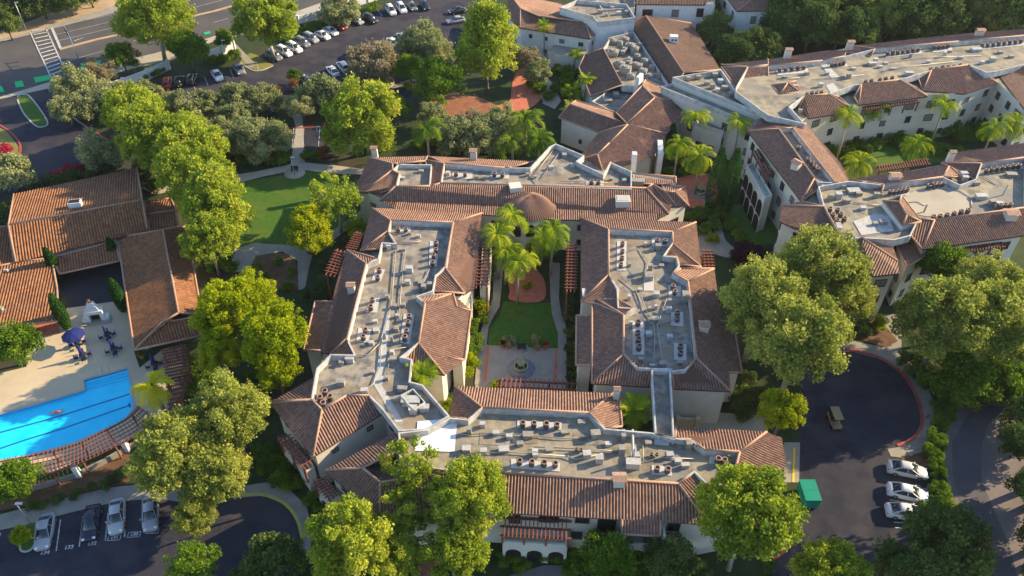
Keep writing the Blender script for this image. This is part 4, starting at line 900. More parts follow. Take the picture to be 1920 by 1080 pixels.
# lower left parking
sheet('car_park',"-40,1100 -40,1000 0,998 50,980 100,968 150,955 230,940 300,930 380,948 430,932 490,928 540,950 562,985 566,1030 540,1100",3,'asphalt')
sheet('sidewalk',"-40,975 0,965 60,950 140,930 210,914 300,905 380,935 430,915 500,905 545,920 575,950 585,990 583,1040 560,1040 566,1010 555,970 530,945 495,930 430,935 380,950 300,935 225,940 130,962 50,984 -40,1003",4,'concrete')
kerb('yellow_kerb',"372,952 400,940 430,932 490,928 530,942 556,972 567,1010",'kerb_yellow',.35)
sheet('planting_bed',"48,984 69,979 66,1015 60,1030 45,1034 38,1026",5,'lawn'); kerb('kerb',"69,978 66,1015 60,1030 46,1035 38,1026 48,984",w=.2)
bm=bmesh.new()
for s in ("2,1000 -6,1022","114,975 106,1034","157,968 149,1026","203,962 198,1015","236,956 234,1008","268,948 270,1000"): P=PX(s); stripe(bm,P[0],P[1],.14)
tag(obj('parking_line',bm,'paint_white'),kind='structure')
def number(txt,px,py,rz=.12,boxed=False,size=1.0):
    cu=bpy.data.curves.new('stall_number','FONT'); cu.body=txt; cu.size=size; cu.align_x='CENTER'; cu.align_y='CENTER'; cu.extrude=.002; cu.offset=.025
    o=bpy.data.objects.new('stall_number',cu); COL.objects.link(o); c=at(px,py); o.location=(c.x,c.y,.05); o.rotation_euler=(0,0,rz)
    dg=bpy.context.evaluated_depsgraph_get(); me=bpy.data.meshes.new_from_object(o.evaluated_get(dg)); bpy.data.objects.remove(o)
    o=link('stall_number',me,'paint_white'); o.location=(c.x,c.y,.105); o.rotation_euler=(0,0,rz); tag(o,kind='structure')
    if boxed:
        bm=bmesh.new(); ca,sa=math.cos(rz),math.sin(rz); T=lambda x,y: Vector((c.x+x*ca-y*sa,c.y+x*sa+y*ca,0)); w_,h_=size*1.15,size*.55
        for a,b in (((-w_,-h_),(w_,-h_)),((w_,-h_),(w_,h_)),((w_,h_),(-w_,h_)),((-w_,h_),(-w_,-h_))): stripe(bm,T(*a),T(*b),.08)
        tag(obj('stall_frame',bm,'paint_white'),kind='structure')
number('134',85,1037,size=.68); number('133',130,1027,size=.68); number('132',173,1020,size=.68); number('131',215,1009,.08,True,.6); number('130',252,1003,.08,True,.6); number('129',286,996,.08,True,.6)
# pool deck and pool
def hole_sheet(name,outer,inner,level,m):
    bm=bmesh.new(); z=.012*level
    vo=[bm.verts.new((p.x,p.y,z)) for p in outer]; vi=[bm.verts.new((p.x,p.y,z)) for p in inner]
    ed=[bm.edges.new((v[i],v[(i+1)%len(v)])) for v in (vo,vi) for i in range(len(v))]
    bmesh.ops.triangle_fill(bm,use_beauty=True,edges=ed)
    for f in bm.faces:
        f.normal_update()
        if f.normal.z<0: f.normal_flip()
    return tag(obj(name,bm,m),kind='structure')
poolP=PX("-70,790 -40,784 0,776 60,760 159,731 157,712 240,690 247,720 253,766 235,788 187,811 140,832 82,848 40,858 0,864 -70,874")
deckP=PX("-80,680 0,700 50,688 50,645 110,602 128,575 238,560 250,655 262,690 305,655 340,650 345,730 320,770 285,800 230,830 100,885 0,900 -80,900")
hole_sheet('pool_deck',deckP,poolP,3,'deck_pale')
g.data  # the ground keeps a real hole under the pool
bpy.data.objects.remove(g)
bm=bmesh.new()
vo=[bm.verts.new(p) for p in ((-700,-60,0),(700,-60,0),(700,900,0),(-700,900,0))]; vi=[bm.verts.new((p.x,p.y,0)) for p in poolP]
bmesh.ops.triangle_fill(bm,use_beauty=True,edges=[bm.edges.new((v[i],v[(i+1)%len(v)])) for v in (vo,vi) for i in range(len(v))])
for f in bm.faces:
    f.normal_update()
    if f.normal.z<0: f.normal_flip()
tag(obj('ground',bm,'ground'),kind='structure')
bm=bmesh.new(); n=len(poolP)
for i in range(n):
    a,b=poolP[i],poolP[(i+1)%n]; bm.faces.new([bm.verts.new(v) for v in (Vector((a.x,a.y,.03)),Vector((b.x,b.y,.03)),Vector((b.x,b.y,-.4)),Vector((a.x,a.y,-.4)))])
pf=[Vector((p.x,p.y,-.4)) for p in poolP]; fill(bm,pf,1); po=obj('pool_basin',bm,['pool_wall','pool_floor']); tag(po,kind='structure')
bm=bmesh.new()
for s in ("-70,828 0,811 100,784 243,739","-70,865 50,824 120,803 243,760"):
    P=PX(s,-.4)
    for a,b in zip(P,P[1:]): stripe(bm,a,b,.25,-.39)
P=PX("242,756 244,764",-.4); stripe(bm,P[0],P[1],.25,-.39)
tag(obj('lane_line',bm,'pool_line'),kind='structure')
bm=bmesh.new()
for k in range(3):
    P=PX(f"159,{716+k*5} 242,{693+k*6} 244,{697+k*6} 160,{720+k*5}",-.15-.07*k); fill(bm,P)
tag(obj('pool_step',bm,'pool_floor'),kind='structure')
bm=bmesh.new(); ribbon(bm,poolP+[poolP[0]],.35,.07); tag(obj('pool_coping',bm,'concrete_warm'),kind='structure')
bm=bmesh.new(); fill(bm,[Vector((p.x,p.y,-.10)) for p in poolP]); tag(obj('water',bm,'water'),kind='structure')
sheet('paving',"30,590 110,600 112,625 30,640",4,'brick_red')
sheet('courtyard_paving',"107,508 228,484 240,562 128,578",4,'asphalt_dark')
sheet('mulch_bed',"-40,905 100,900 230,850 300,860 240,905 120,935 -40,965",2,'mulch')
sheet('mulch_bed',"925,1100 960,1078 1020,1060 1065,1060 1080,1100",3,'grey_path')
sheet('mulch_bed',"780,1100 790,1020 830,1020 830,1100",2,'mulch_red')
# ================================================================ foliage
def quads_mesh(name,V,lv):
    """V: (n,4,3) leaf quads"""
    n=len(V); me=bpy.data.meshes.new(name); me.vertices.add(n*4); me.vertices.foreach_set('co',V.astype(np.float32).ravel())
    me.loops.add(n*4); me.loops.foreach_set('vertex_index',np.arange(n*4,dtype=np.int32)); me.polygons.add(n)
    me.polygons.foreach_set('loop_start',np.arange(0,n*4,4,dtype=np.int32)); 
    try: me.polygons.foreach_set('loop_total',np.full(n,4,dtype=np.int32))
    except Exception: pass
    a=me.attributes.new('lv','FLOAT','FACE'); a.data.foreach_set('value',lv.astype(np.float32)); me.update(calc_edges=True); return me
def leaves(P,N,size,rg,droop=.5):
    """rhombus leaf clusters at points P with outward normals N"""
    n=len(P); d=N*.55+rg.normal(size=(n,3))*.75; d/=np.linalg.norm(d,axis=1,keepdims=True)+1e-9
    t=rg.normal(size=(n,3)); a=np.cross(d,t); a/=np.linalg.norm(a,axis=1,keepdims=True)+1e-9; b=np.cross(d,a)
    s=size*rg.uniform(.6,1.35,(n,1)); a=a*s*.5; b=b*s*.36
    return np.stack([P-a,P-b+d*s*.06,P+a,P+b+d*s*.06],axis=1)
def blob_cloud(blobs,n,rg,shell=.7):
    B=np.array(blobs,float); w=B[:,3]**2; idx=rg.choice(len(B),n,p=w/w.sum()); u=rg.normal(size=(n,3)); u/=np.linalg.norm(u,axis=1,keepdims=True)
    r=rg.uniform(shell**3,1,(n,1))**(1/3)*rg.uniform(.9,1.12,(n,1)); P=B[idx,:3]+u*r*B[idx,3:4]*np.array([1,1,.85])
    lvb=rg.uniform(-.35,.35,len(B)); return P,u,lvb[idx]
def crown_mesh(name,rx,rz,nb,nl,size,seed,shape='round',sub=(.22,.36)):
    """a crown of many small twigs of leaves: a lumpy ellipsoid with bays, outliers and gaps"""
    rg=np.random.default_rng(seed); bl=[]
    lob=rg.normal(size=(7,3)); lob/=np.linalg.norm(lob,axis=1,keepdims=True); amp=rg.uniform(-.22,.22,7)
    k=0
    while k<nb:
        u=rg.normal(size=3); u/=np.linalg.norm(u)
        if u[2]<-.55: continue
        f=1+float(np.sum(amp*np.exp(-4*(1-lob@u)))); r=rg.uniform(.35,1)**.6*.86*f
        s=rg.uniform(*sub)*rx*(.6 if rg.random()<.35 else 1)
        c=u*r*np.array([rx,rx,rz])
        if u[2]<0: c[2]*=.75
        if shape=='tall': c=np.array([u[0]*rx*r*(1-.35*max(0,u[2])),u[1]*rx*r*(1-.35*max(0,u[2])),u[2]*rz*r])
        bl.append([*c,s]); k+=1
    n2=int(nl*.12); bl.append([0,0,-.05*rz,rx*.5])
    P,u,lb=blob_cloud(bl,nl,rg,.45); P=P+rg.normal(size=P.shape)*np.array([.02,.02,.03])*rx*(rg.random((nl,1))**2)*2.2
    V=leaves(P,u,size,rg); lv=rg.uniform(0,1,nl)*.7+.12+lb*.55
    me=quads_mesh(name,V,lv); return me,bl
def trunk_mesh(name,h,r,bl,rx,seed,limbs=12):
    rg=random.Random(seed); bm=bmesh.new(); lean=rg.uniform(-.3,.3)
    tube(bm,[(0,0,-h),(lean*.3,0,-h*.6),(lean,lean*.4,-h*.25),(lean*.5,0,.1)],[r*1.3,r,r*.8,r*.35],8)
    for b in rg.sample(bl,min(limbs,len(bl))):
        s=Vector((lean*.8,lean*.3,-h*rg.uniform(.25,.5))); e=Vector(b[:3])*.8; m=s.lerp(e,.5)+Vector((0,0,-.15)); tube(bm,[s,m,e],[r*.5,r*.32,r*.12],5)
    me=bpy.data.meshes.new(name); bm.to_mesh(me); bm.free(); return me
# a kit of crowns of unit size: radius 1, to be scaled; leaf size given for the mean real radius
KIT={}
def kit(kind,n,rx,rz,nb,nl,size,mat_,bark,shape='round',h=1.6,sub=(.22,.36),r=.05):
    KIT[kind]=[]
    for k in range(n):
        me,bl=crown_mesh('crown',rx,rz,nb,nl,size,hash((len(kind)*13+k*7+nb*3))%9999,shape,sub); me.materials.append(MT[mat_])
        tm=trunk_mesh('trunk',h,r,bl,rx,k+3); tm.materials.append(MT[bark]); KIT[kind].append((me,tm,h))
kit('sycamore',5,1,1.0,120,22000,.062,'leaf_sycamore','bark_pale',sub=(.10,.23))
kit('lime',3,1,.95,120,21000,.062,'leaf_lime','bark',sub=(.10,.22))
kit('pale',5,1,.95,150,28000,.052,'leaf_olive','bark_pale',sub=(.09,.20))
kit('tallsyc',2,1,1.6,140,20000,.07,'leaf_sycamore','bark_pale','tall',sub=(.14,.28),h=2.4)
kit('olive',5,1,.85,60,8500,.085,'leaf_grey','bark',h=1.2,sub=(.13,.28))
kit('brown',2,1,.75,50,7000,.085,'leaf_brown','bark',h=1.2,sub=(.13,.26))
kit('mid',3,1,.9,70,10000,.075,'leaf_mid','bark',sub=(.13,.28))
kit('dark',4,1,1.0,70,9000,.08,'leaf_dark','bark',sub=(.14,.30))
kit('loose',2,1,1.0,60,4600,.075,'leaf_sycamore','bark_pale',sub=(.08,.18))
kit('shrub',4,1,.75,12,1800,.15,'leaf_mid','bark',h=.7,sub=(.35,.5))
kit('limeshrub',2,1,.8,12,2000,.14,'leaf_lime','bark',h=.7,sub=(.35,.5))
kit('darkshrub',3,1,.75,12,1800,.15,'leaf_dark','bark',h=.7,sub=(.35,.5))
kit('rust',1,1,.7,12,1500,.15,'leaf_rust','bark',h=.7,sub=(.35,.5)); kit('pink',1,1,.55,10,1500,.15,'leaf_pink','bark',h=.5,sub=(.35,.5)); kit('purple',1,1,.6,12,2500,.12,'leaf_purple','bark',h=.7,sub=(.35,.5))
kit('greyshrub',1,1,.9,12,1500,.15,'leaf_grey','bark',h=.8,sub=(.3,.45))
tc_=[0]
def tree(kind,px,py,rp,z=None,sy=1.0,sz=1.0,label=None,name='tree',cat='tree',group=None):
    """crown centred on the pixel at height z, rp = crown radius in pixels"""
    if z is None: z=6.5
    s=rp*(1.10 if cat=='tree' else 1.05)/ppm(px,py,z); c=at(px,py,z); k=KIT[kind]; me,tm,h=k[tc_[0]%len(k)]; tc_[0]+=1
    z=max(z,s*.55)
    root=empty(name,(c.x,c.y,0),0,label,cat,group)
    cr=bpy.data.objects.new('crown' if cat=='tree' else 'foliage',me); COL.objects.link(cr); cr.parent=root; cr.location=(0,0,z); cr.scale=(s,s*sy,s*sz); cr.rotation_euler=(0,0,random.uniform(0,6.28))
    tr=bpy.data.objects.new('trunk' if cat=='tree' else 'stem',tm); COL.objects.link(tr); tr.parent=root; tr.location=(0,0,z); tr.scale=(s,s,z/h); tr.rotation_euler=cr.rotation_euler
    return root
T=tree
T('sycamore',288,42,68,9,sz=1.1,label='big bright yellow-green sycamore beside the street, left of the upper car park')
T('mid',352,92,42,5.5,label='rounded mid-green tree behind the parked red car by the white wall')
T('sycamore',500,42,62,9,label='bright sycamore standing at the left end of the upper car park row')
T('mid',228,108,30,4,label='small dark green tree just left of the mid-green tree at the street')
T('tallsyc',912,85,58,10,sz=1.0,label='tall bright sycamore in front of the red brick plaza, top middle')
T('mid',822,155,50,6,label='green tree left of the tall sycamore near the mulch bed')
T('sycamore',683,228,72,7,sz=1.05,label='dense bright sycamore above the far left corner of the courtyard block')
T('sycamore',252,215,56,7,label='leftmost of the bright sycamores in the belt left of the lawn'); T('sycamore',338,262,60,8,label='inner sycamore of the belt, between its two upper crowns'); T('sycamore',418,410,52,7,label='sycamore of the belt overhanging the left edge of the lawn'); T('sycamore',372,335,64,9,label='middle sycamore of the belt, beside the clubhouse corner'); T('sycamore',283,252,62,8,label='upper of the big bright sycamores in the row left of the lawn'); T('sycamore',362,290,66,8,label='second from top of the bright sycamores left of the lawn')
T('sycamore',398,375,70,9,sz=1.1,label='third of the bright sycamores in the row left of the lawn, beside the tiled clubhouse'); T('sycamore',390,450,52,7,label='lowest of the bright sycamores left of the lawn, over the clubhouse east roof')
T('lime',582,432,50,5,label='round lime-yellow tree at the lower right edge of the big lawn')
T('loose',628,372,56,7,label='open-branched young tree at the right edge of the big lawn')
T('lime',425,585,68,8,label='yellow-green tree touching the clubhouse east wing'); T('lime',510,628,72,9,label='yellow-green tree against the left courtyard building'); T('lime',415,655,48,6,label='lower left crown of the yellow-green trees by the clubhouse wing'); T('lime',520,695,46,6,label='lowest of the yellow-green trees, next to the corner pavilion'); T('lime',470,560,58,7,label='yellow-green tree behind the other two, left of the courtyard building')
T('pale',430,775,78,9,label='big pale green tree to the left of the corner pavilion'); T('pale',330,855,88,8,label='big pale green tree overhanging the lower left parking stalls'); T('pale',400,880,75,6,label='pale green tree by the yellow kerb of the turning circle')
T('mid',28,645,50,4,label='dark green bushy tree at the left edge beside the pool deck')
T('sycamore',655,1020,84,8,label='bright tree at the bottom edge below the second pavilion'); T('sycamore',880,935,74,9,sz=1.1,label='bright yellow-green tree covering the left end of the front roof'); T('sycamore',850,1035,64,6,label='yellow-green tree below the one covering the front roof')
T('loose',768,880,60,9,label='thin-leaved tree over the joint between left and front roofs'); T('loose',765,950,64,7,label='sparse tree with visible branches in front of the second pavilion'); T('sycamore',740,1040,52,6,label='green tree between the two bright ones at the bottom edge')
T('sycamore',1402,965,94,11,sz=1.1,label='large round bright tree at the right end of the front building')
T('pale',1430,560,86,12,label='large pale tree touching the right courtyard wing roof'); T('pale',1530,505,88,12,label='large pale tree left of the lit yellow wall'); T('pale',1500,640,96,12,label='large pale tree at the head of the parking court'); T('pale',1590,560,56,7,label='pale tree reaching towards the path from the right block')
T('lime',1468,770,48,6,label='small tree with yellow leaves left of the golf cart')
T('pale',1775,600,90,11,label='big pale tree right of the path to the parking court'); T('pale',1870,610,92,10,label='big pale tree at the right edge of the picture'); T('mid',1760,492,50,7,label='fresh green tree before the long striped slope on the right'); T('pale',1850,540,70,9,label='pale tree behind the two big ones at the right edge'); T('mid',1800,705,70,3,label='shaded tree under the big pale trees on the right'); T('mid',1890,715,60,3,label='shaded tree at the right edge below the big pale tree')
T('dark',1780,1022,78,6,label='dark tree right of the three parked cars at the bottom'); T('dark',1700,1075,62,5,label='dark tree at the bottom edge left of the slope path'); T('dark',1822,1075,42,4,label='dark tree at the bottom by the slope path')
T('sycamore',1560,1080,68,6,label='bright tree at the bottom edge of the parking court')
T('mid',1132,1050,58,4,label='dark green tree in front of the porch of the front building'); T('dark',1255,1052,50,4,label='dark tree between porch and the large round tree at the bottom')
T('mid',358,1062,48,4,label='green tree at the bottom edge in the turning circle'); T('dark',510,1052,58,5,label='dark tree at the bottom edge right of the turning circle')
T('mid',30,900,48,3.5,label='yellow-tipped green tree at the left edge below the pool trellis'); T('lime',40,1003,20,1.6,label='small yellow-green tree on the planted island by the first parked car')
T('pale',365,965,42,4,label='yellow-green tree at the end of the numbered stalls')
T('sycamore',1745,745,40,2,sz=.5,label='low green tree beside the sidewalk of the parking court') if False else None
# olives and small trees
ol=[('olive',142,165,38,'pale olive tree at the entry corner by the crosswalk'),('brown',185,135,28,'thin brownish tree beside the white street wall'),('olive',215,185,40,'olive tree right of the entry drive kerb'),('olive',362,205,36,'olive tree at the left end of the olive row below the car park'),
('olive',447,192,34,'olive tree in the olive row, below the lowest parked cars'),('olive',500,185,30,'olive tree beside the footpath to the upper car park'),('olive',478,262,42,'olive tree with pink bark tones below the olive row'),('olive',410,250,36,'olive tree between the sycamore row and the small lot'),('olive',188,285,38,'olive tree in front of the clubhouse at the drive'),
('olive',602,180,42,'olive tree above the small parking lot'),('brown',700,120,46,'brown-leaved tree on the car park island'),('olive',788,85,40,'olive tree at the middle of the upper car park'),('olive',18,325,46,'olive tree at the left edge above the clubhouse roof'),
('olive',640,20,36,'dusty tree at the top of the car park row of cars'),('olive',860,260,40,'olive tree left of the feather palms behind the courtyard block'),('olive',915,245,36,'olive tree between the feather palms behind the courtyard block'),('brown',880,235,30,'pinkish tree behind the palms'),('brown',990,110,26,'pinkish small tree by the red brick plaza'),('olive',1010,135,24,'small olive tree in the bed beside the brick plaza'),('olive',440,225,28,'small olive tree in the middle of the olive row'),('olive',125,205,28,'olive tree on the inside of the entry curve'),('olive',325,200,28,'olive tree well below the parked red car')]
ol+=[('olive',165,195,34,'olive tree behind the entry kerb, between the entry olives'),('olive',270,180,32,'olive tree below the white curved wall'),('olive',400,200,28,'second olive tree in the row below the car park'),('olive',445,262,34,'olive tree of the lower olive row above the hedge'),('olive',515,255,30,'olive tree next to the footpath of the small lot'),('olive',565,200,26,'olive tree right of the footpath to the car park'),('olive',810,215,26,'olive tree left above the feather palms'),('olive',895,265,34,'olive tree in the middle of the bed behind the turret building'),('olive',940,225,28,'olive tree behind the right feather palm'),('olive',820,100,30,'olive tree between the car park and the tall sycamore')]
for i,(k,x,y,r,l) in enumerate(ol): T(k,x,y,r*1.15,3.6,label=l,name='olive_tree',group='olive and small trees')
T('mid',552,142,14,2,label='tiny autumn-tinted tree at the car park entrance'); T('mid',420,72,22,3,label='small thin tree at the white wall by the car park')
T('rust',550,160,12,1.2,label='rusty red shrub beside the footpath')
T('mid',770,130,30,4,label='green tree left of the mid tree near the upper car park'); T('mid',745,200,26,4,label='small tree between the dense sycamore and the mulch bed') 
# wood behind
wood=[]
for row,(y,n,x0,x1,r,z) in enumerate(((-75,12,1400,2000,62,9),(-35,11,1470,1980,58,9),(8,10,1490,1960,56,8),(45,9,1475,1950,50,7),(72,7,1560,1900,36,5))):
    for k in range(n):
        x=x0+(x1-x0)*k/(n-1)+random.uniform(-14,14); yy=y+random.uniform(-9,9)
        if row>=3 and x>1600: yy-=(x-1600)*.10
        if row==4: yy-=6
        wood.append((x,yy,r*random.uniform(.85,1.15),z*random.uniform(.9,1.25)))
rw={}
for k,(x,y,r,z) in enumerate(wood): rw.setdefault(0 if k<12 else 1 if k<23 else 2 if k<33 else 3 if k<42 else 4,[]).append(k)
WL={}
for q,ks in rw.items():
    for k,wd in zip(ks,ordinals([wood[k][:2] for k in ks])): WL[k]=wd+' tree in the '+('hidden back','back','middle','front','low edge')[q]+' row of the dark wood, top right'
for k,(x,y,r,z) in enumerate(wood): T('dark' if k%6 else 'pale',x,y,r,z,label=WL[k],name='wood_tree',group='trees of the upper right wood')
for x,y,r,l in ((1340,62,34,'dark tree before the white block at the top edge'),(1375,100,40,'dark tree right of the brown hall roof'),(1425,90,42,'dark tree behind the left end of the long block'),(1330,20,22,'narrow dark tree against the white wall, top edge'),(1460,60,40,'dark tree at the corner of the wood')):
    T('dark',x,y,r,5,label=l,name='wood_tree',group='trees beside the hall')
for x,y,r,l in ((15,12,42,'dark shrubby tree at the top left corner'),(75,5,40,'dark shrubby tree above the crosswalk'),(125,0,36,'green shrubby tree above the road verge'),(165,-15,30,'shrubby tree at the top edge above the road'),(10,45,26,'low dark tree at the left edge of the verge')):
    T('dark',x,y,r,4,label=l,name='verge_tree',group='trees on the road verge')
for x,y,r,l in ((1915,830,42,'dark tree on the slope beside the path, upper'),(1945,920,46,'dark tree on the slope beside the path, middle'),(1955,1010,44,'dark tree on the slope beside the path, lower'),(1960,1080,40,'dark tree in the bottom right corner'),(1930,780,50,'dark tree at the right edge above the slope path')):
    T('dark',x,y,r,3,label=l,name='slope_tree',group='trees on the right slope')
# tall trees of the hillside wood just beyond the right edge: they shade the court in the evening sun
hs=((2040,760,80,15),(2055,880,80,15),(2070,1000,85,15),(2080,1110,85,15),(2170,850,85,17),(2190,1000,90,17),(2200,1130,90,17),(2120,950,85,18),(2130,1030,95,19),(2020,830,66,12),(2025,940,66,12),(2030,1060,66,12))
for (x,y,r,z),wd in zip(hs,ordinals(hs)):
    T('dark',x,y,r*1.3,z+1,label=wd+' tall dark tree of the hillside wood at the right edge',name='hillside_tree',group='tall trees of the right hillside')
# shrubs: kind, x, y, r
shr=[]
def S_(kind,pts,label,grp):
    P=[tuple(map(float,p.split(','))) for p in pts.split()]
    for (x,y,r),wd in zip(P,ordinals(P)):
        T(kind,x,y,r,min(1.6,.45*r/ppm(x,y)+.3),label=(wd+' '+label) if len(P)>1 else label,name='shrub',cat='shrub',group=grp)
S_('limeshrub','902,572,20','bright round shrub beside the left courtyard path','lime shrubs of the courtyard'); S_('limeshrub','882,686,20 880,675,14','yellow-green shrub left of the fountain plaza','lime shrubs of the courtyard')
S_('limeshrub','838,760,14 930,724,14 852,752,10','lime shrub behind the front roof','lime shrubs of the courtyard')
S_('shrub','890,610,15 893,635,14 888,655,14 905,600,12 926,480,12 920,500,10 918,520,10','green shrub in the bed left of the courtyard lawn','shrubs in the left courtyard bed')
S_('darkshrub','1068,590,16 1070,620,16 1073,650,16 1075,680,16 1068,570,15 1076,705,15 1065,545,14','dark shrub in the bed right of the courtyard lawn','shrubs in the right courtyard bed')
S_('greyshrub','950,640,11 960,636,12 1004,640,13','grey-leaved shrub at the far edge of the fountain plaza','potted grey shrubs')
S_('darkshrub','600,500,14 605,530,16 600,560,16 612,545,14 640,490,14 610,580,15 590,470,15 655,450,12 660,425,12 575,555,15','dark hedge shrub west of the left courtyard building','shrubs west of the courtyard')
S_('shrub','515,850,20 530,880,22 545,905,20 500,870,20 480,850,18 520,900,16 585,935,16 600,950,14','dark green shrub below the corner pavilion','shrubs below the pavilion')
S_('shrub','965,1036,20 982,1040,18 1005,1030,20 1022,1034,20 1048,1036,20 1030,1035,18 945,1050,16 980,1060,18 1060,1050,18 1075,1070,18 1190,1050,20 1200,1075,22 1170,1065,18','green shrub in front of the arches of the front building','shrubs before the arches')
S_('shrub','440,285,14 455,300,14 470,296,14 490,296,16 510,300,14 530,298,15 575,290,12 590,292,12','green shrub in the hedge above the big lawn','hedge above the lawn')
S_('rust','605,285,16 460,292,10 520,170,10 445,310,8 430,260,12','rust-coloured shrub near the small lot','rusty shrubs')
S_('pink','115,322,16 130,316,14 95,330,10 145,312,12','magenta flowering bush along the drive before the clubhouse','magenta bushes')
S_('pink','5,280,16 15,290,10 -8,290,14','red flowering bush inside the red kerb at the left edge','red flowering bushes')
S_('darkshrub','60,345,16 85,342,16 110,338,18 140,332,18 170,322,18 200,312,18 225,305,16 5,400,14 15,385,12 0,420,14 275,330,16 285,350,14 300,340,14 265,310,16','dark shrub along the far wall of the clubhouse','shrubs behind the clubhouse')
S_('shrub','430,500,16 425,490,14 470,520,12 480,500,10 520,490,10 500,520,10 545,510,10 490,535,12 540,535,12 400,500,14','low shrub in the planted bed below the big lawn','shrubs in the bed below the lawn')
S_('shrub','1000,155,14 1015,165,14 1030,180,12 1010,150,12 1045,165,14 1060,150,14 1050,130,14 1070,135,14 1080,160,16 1065,175,12','green shrub beside the brick plaza walk','shrubs by the brick plaza')
S_('shrub','1330,395,18 1350,400,16 1310,400,16 1335,420,16 1320,430,14 1300,408,14 1370,420,14 1385,440,14 1400,455,16','dark shrub near the plaza with two cypresses','shrubs near the red plaza')
S_('limeshrub','1336,446,12 1545,330,8','lime shrub beside the curved path','lime shrubs'); S_('purple','1400,470,28 1420,480,24 1385,480,20','dark purple bush between the path and the pale trees','purple bushes')
S_('limeshrub','1650,606,16 1645,612,12','bright green shrub in the bed right of the large pale trees','lime shrubs'); S_('darkshrub','1615,605,16 1600,615,16 1625,620,12','dark shrub in the bed at the head of the parking court','shrubs by the court')
S_('shrub','1770,760,20 1762,790,18 1755,820,18 1750,845,18 1762,830,16 1755,868,15 1758,885,15 1762,915,18 1770,940,22 1782,965,22 1790,985,20 1740,960,18 1750,985,22 1775,775,18 1785,750,16','clipped hedge shrub between the parked cars and slope path','hedge along the slope path')
S_('darkshrub','1820,740,26 1780,730,26 1720,700,22 1700,672,18 1735,720,20 1850,735,24 1900,740,26','dark shrub beneath the big pale trees on the right','shrubs under the right trees')
S_('darkshrub','1400,740,24 1390,770,22 1420,760,20 1400,710,20 1430,740,20 1380,740,18','dark shrub right of the right courtyard wing','shrubs beside the right wing')
S_('shrub','1560,280,16 1590,285,16 1620,280,16 1600,265,18 1640,270,16 1675,255,20 1700,270,16 1740,258,18 1780,240,22 1800,250,20 1830,240,20 1860,250,18 1900,240,22 1760,280,16 1800,285,16 1850,225,18','dark shrub in the palm garden of the long block','shrubs in the palm garden')
S_('shrub','820,265,16 850,280,14 900,275,14 940,290,14 790,270,14 960,275,14 925,275,12 830,285,12 700,275,14 720,270,14','green shrub among the palms behind the far courtyard building','shrubs behind the far building')
S_('shrub','1270,300,12 1285,320,12 1255,320,10 1300,318,10 1260,345,12 1340,320,12 1390,300,14 1380,270,14 1350,260,12 1330,270,12','green shrub among the palms right of the lobby building','shrubs right of the lobby')
S_('darkshrub','170,915,12 140,925,14 200,905,14 215,895,12 110,935,12 80,945,12 60,950,14 230,885,14','low dark shrub in the bed below the pool trellis','shrubs below the pool trellis')
S_('shrub','500,760,16 490,730,18 480,700,18 390,700,22 370,720,22 400,740,20 360,690,18','green shrub left of the corner pavilion beneath the trees','shrubs left of the pavilion')
S_('shrub','560,60,12 580,52,12 600,45,12 620,38,12 540,68,12 700,12,12 690,18,10 395,112,12 420,108,12 440,100,12 290,135,12 270,140,12 300,130,10','hedge shrub along the white street wall','hedge along the street wall')
S_('darkshrub','1440,1060,16 1300,1060,20 1320,1075,20 450,1075,22 470,1060,20 560,1060,18 600,1080,20','dark shrub at the bottom edge','dark shrubs at the bottom')
S_('limeshrub','765,160,10 975,580,6 990,535,9','small lime bush near paving','small bush')
# palms
def palm_mesh(kind,seed,nf=16,L=3.0,col='leaf_palm',h=9,fan=False):
    rg=np.random.default_rng(seed); Q=[];lv=[]
    for k in range(nf):
        az=2*math.pi*k/nf+rg.uniform(-.2,.2); el=rg.uniform(-.15,1.15) if not fan else rg.uniform(-.5,1.3); l=L*rg.uniform(.8,1.1)
        ax=np.array([math.cos(az),math.sin(az),0]); up=np.array([0,0,1.]); side=np.array([-math.sin(az),math.cos(az),0]); pts=[]
        p=np.zeros(3); e=el; ns=14; 
        for j in range(ns+1):
            pts.append(p.copy()); p=p+(ax*math.cos(e)+up*math.sin(e))*l/ns; e-=(2.0 if not fan else .6)/ns
        lk=rg.uniform(.1,.9)
        for j in range(1,ns+1):
            d=pts[j]-pts[j-1]; d/=np.linalg.norm(d); w_=l*(.27 if not fan else .30)*math.sin(math.pi*min(1,(j+.6)/(ns+1.2)))**.7
            if fan and j<2: w_=0.02
            for sg in (-1,1):
                for m in range(2):
                    b0=pts[j-1]+(pts[j]-pts[j-1])*((m+.3)/2); tip=b0+(side*sg*.85+d*.6-up*.35*(1 if not fan else .2)+rg.normal(size=3)*.12)*w_; wd=d*(.05 if not fan else .035)
                    Q.append([b0-wd,b0+wd,tip+wd*.4,tip-wd*.4]); lv.append(lk+rg.uniform(-.15,.15))
        for j in range(1,ns+1):
            b0=pts[j-1];b1=pts[j]; Q.append([b0-side*.035,b0+side*.035,b1+side*.03,b1-side*.03]); lv.append(.9)
    me=quads_mesh('fronds',np.array(Q),np.array(lv)); me.materials.append(MT[col])
    bm=bmesh.new(); lean=rg.uniform(-.05,.05); tube(bm,[(lean*h,0,-h),(lean*h*.5,0,-h*.5),(0,0,-1.2)],[.24,.17,.15],8); tm=bpy.data.meshes.new('trunk'); bm.to_mesh(tm); bm.free(); tm.materials.append(MT['palm_trunk'])
    bm=bmesh.new(); tube(bm,[(0,0,-1.3),(0,0,-.5),(0,0,.2)],[.17,.2,.08],8); sm=bpy.data.meshes.new('crownshaft'); bm.to_mesh(sm); bm.free(); sm.materials.append(MT['leaf_palm'])
    return me,tm,sm,h
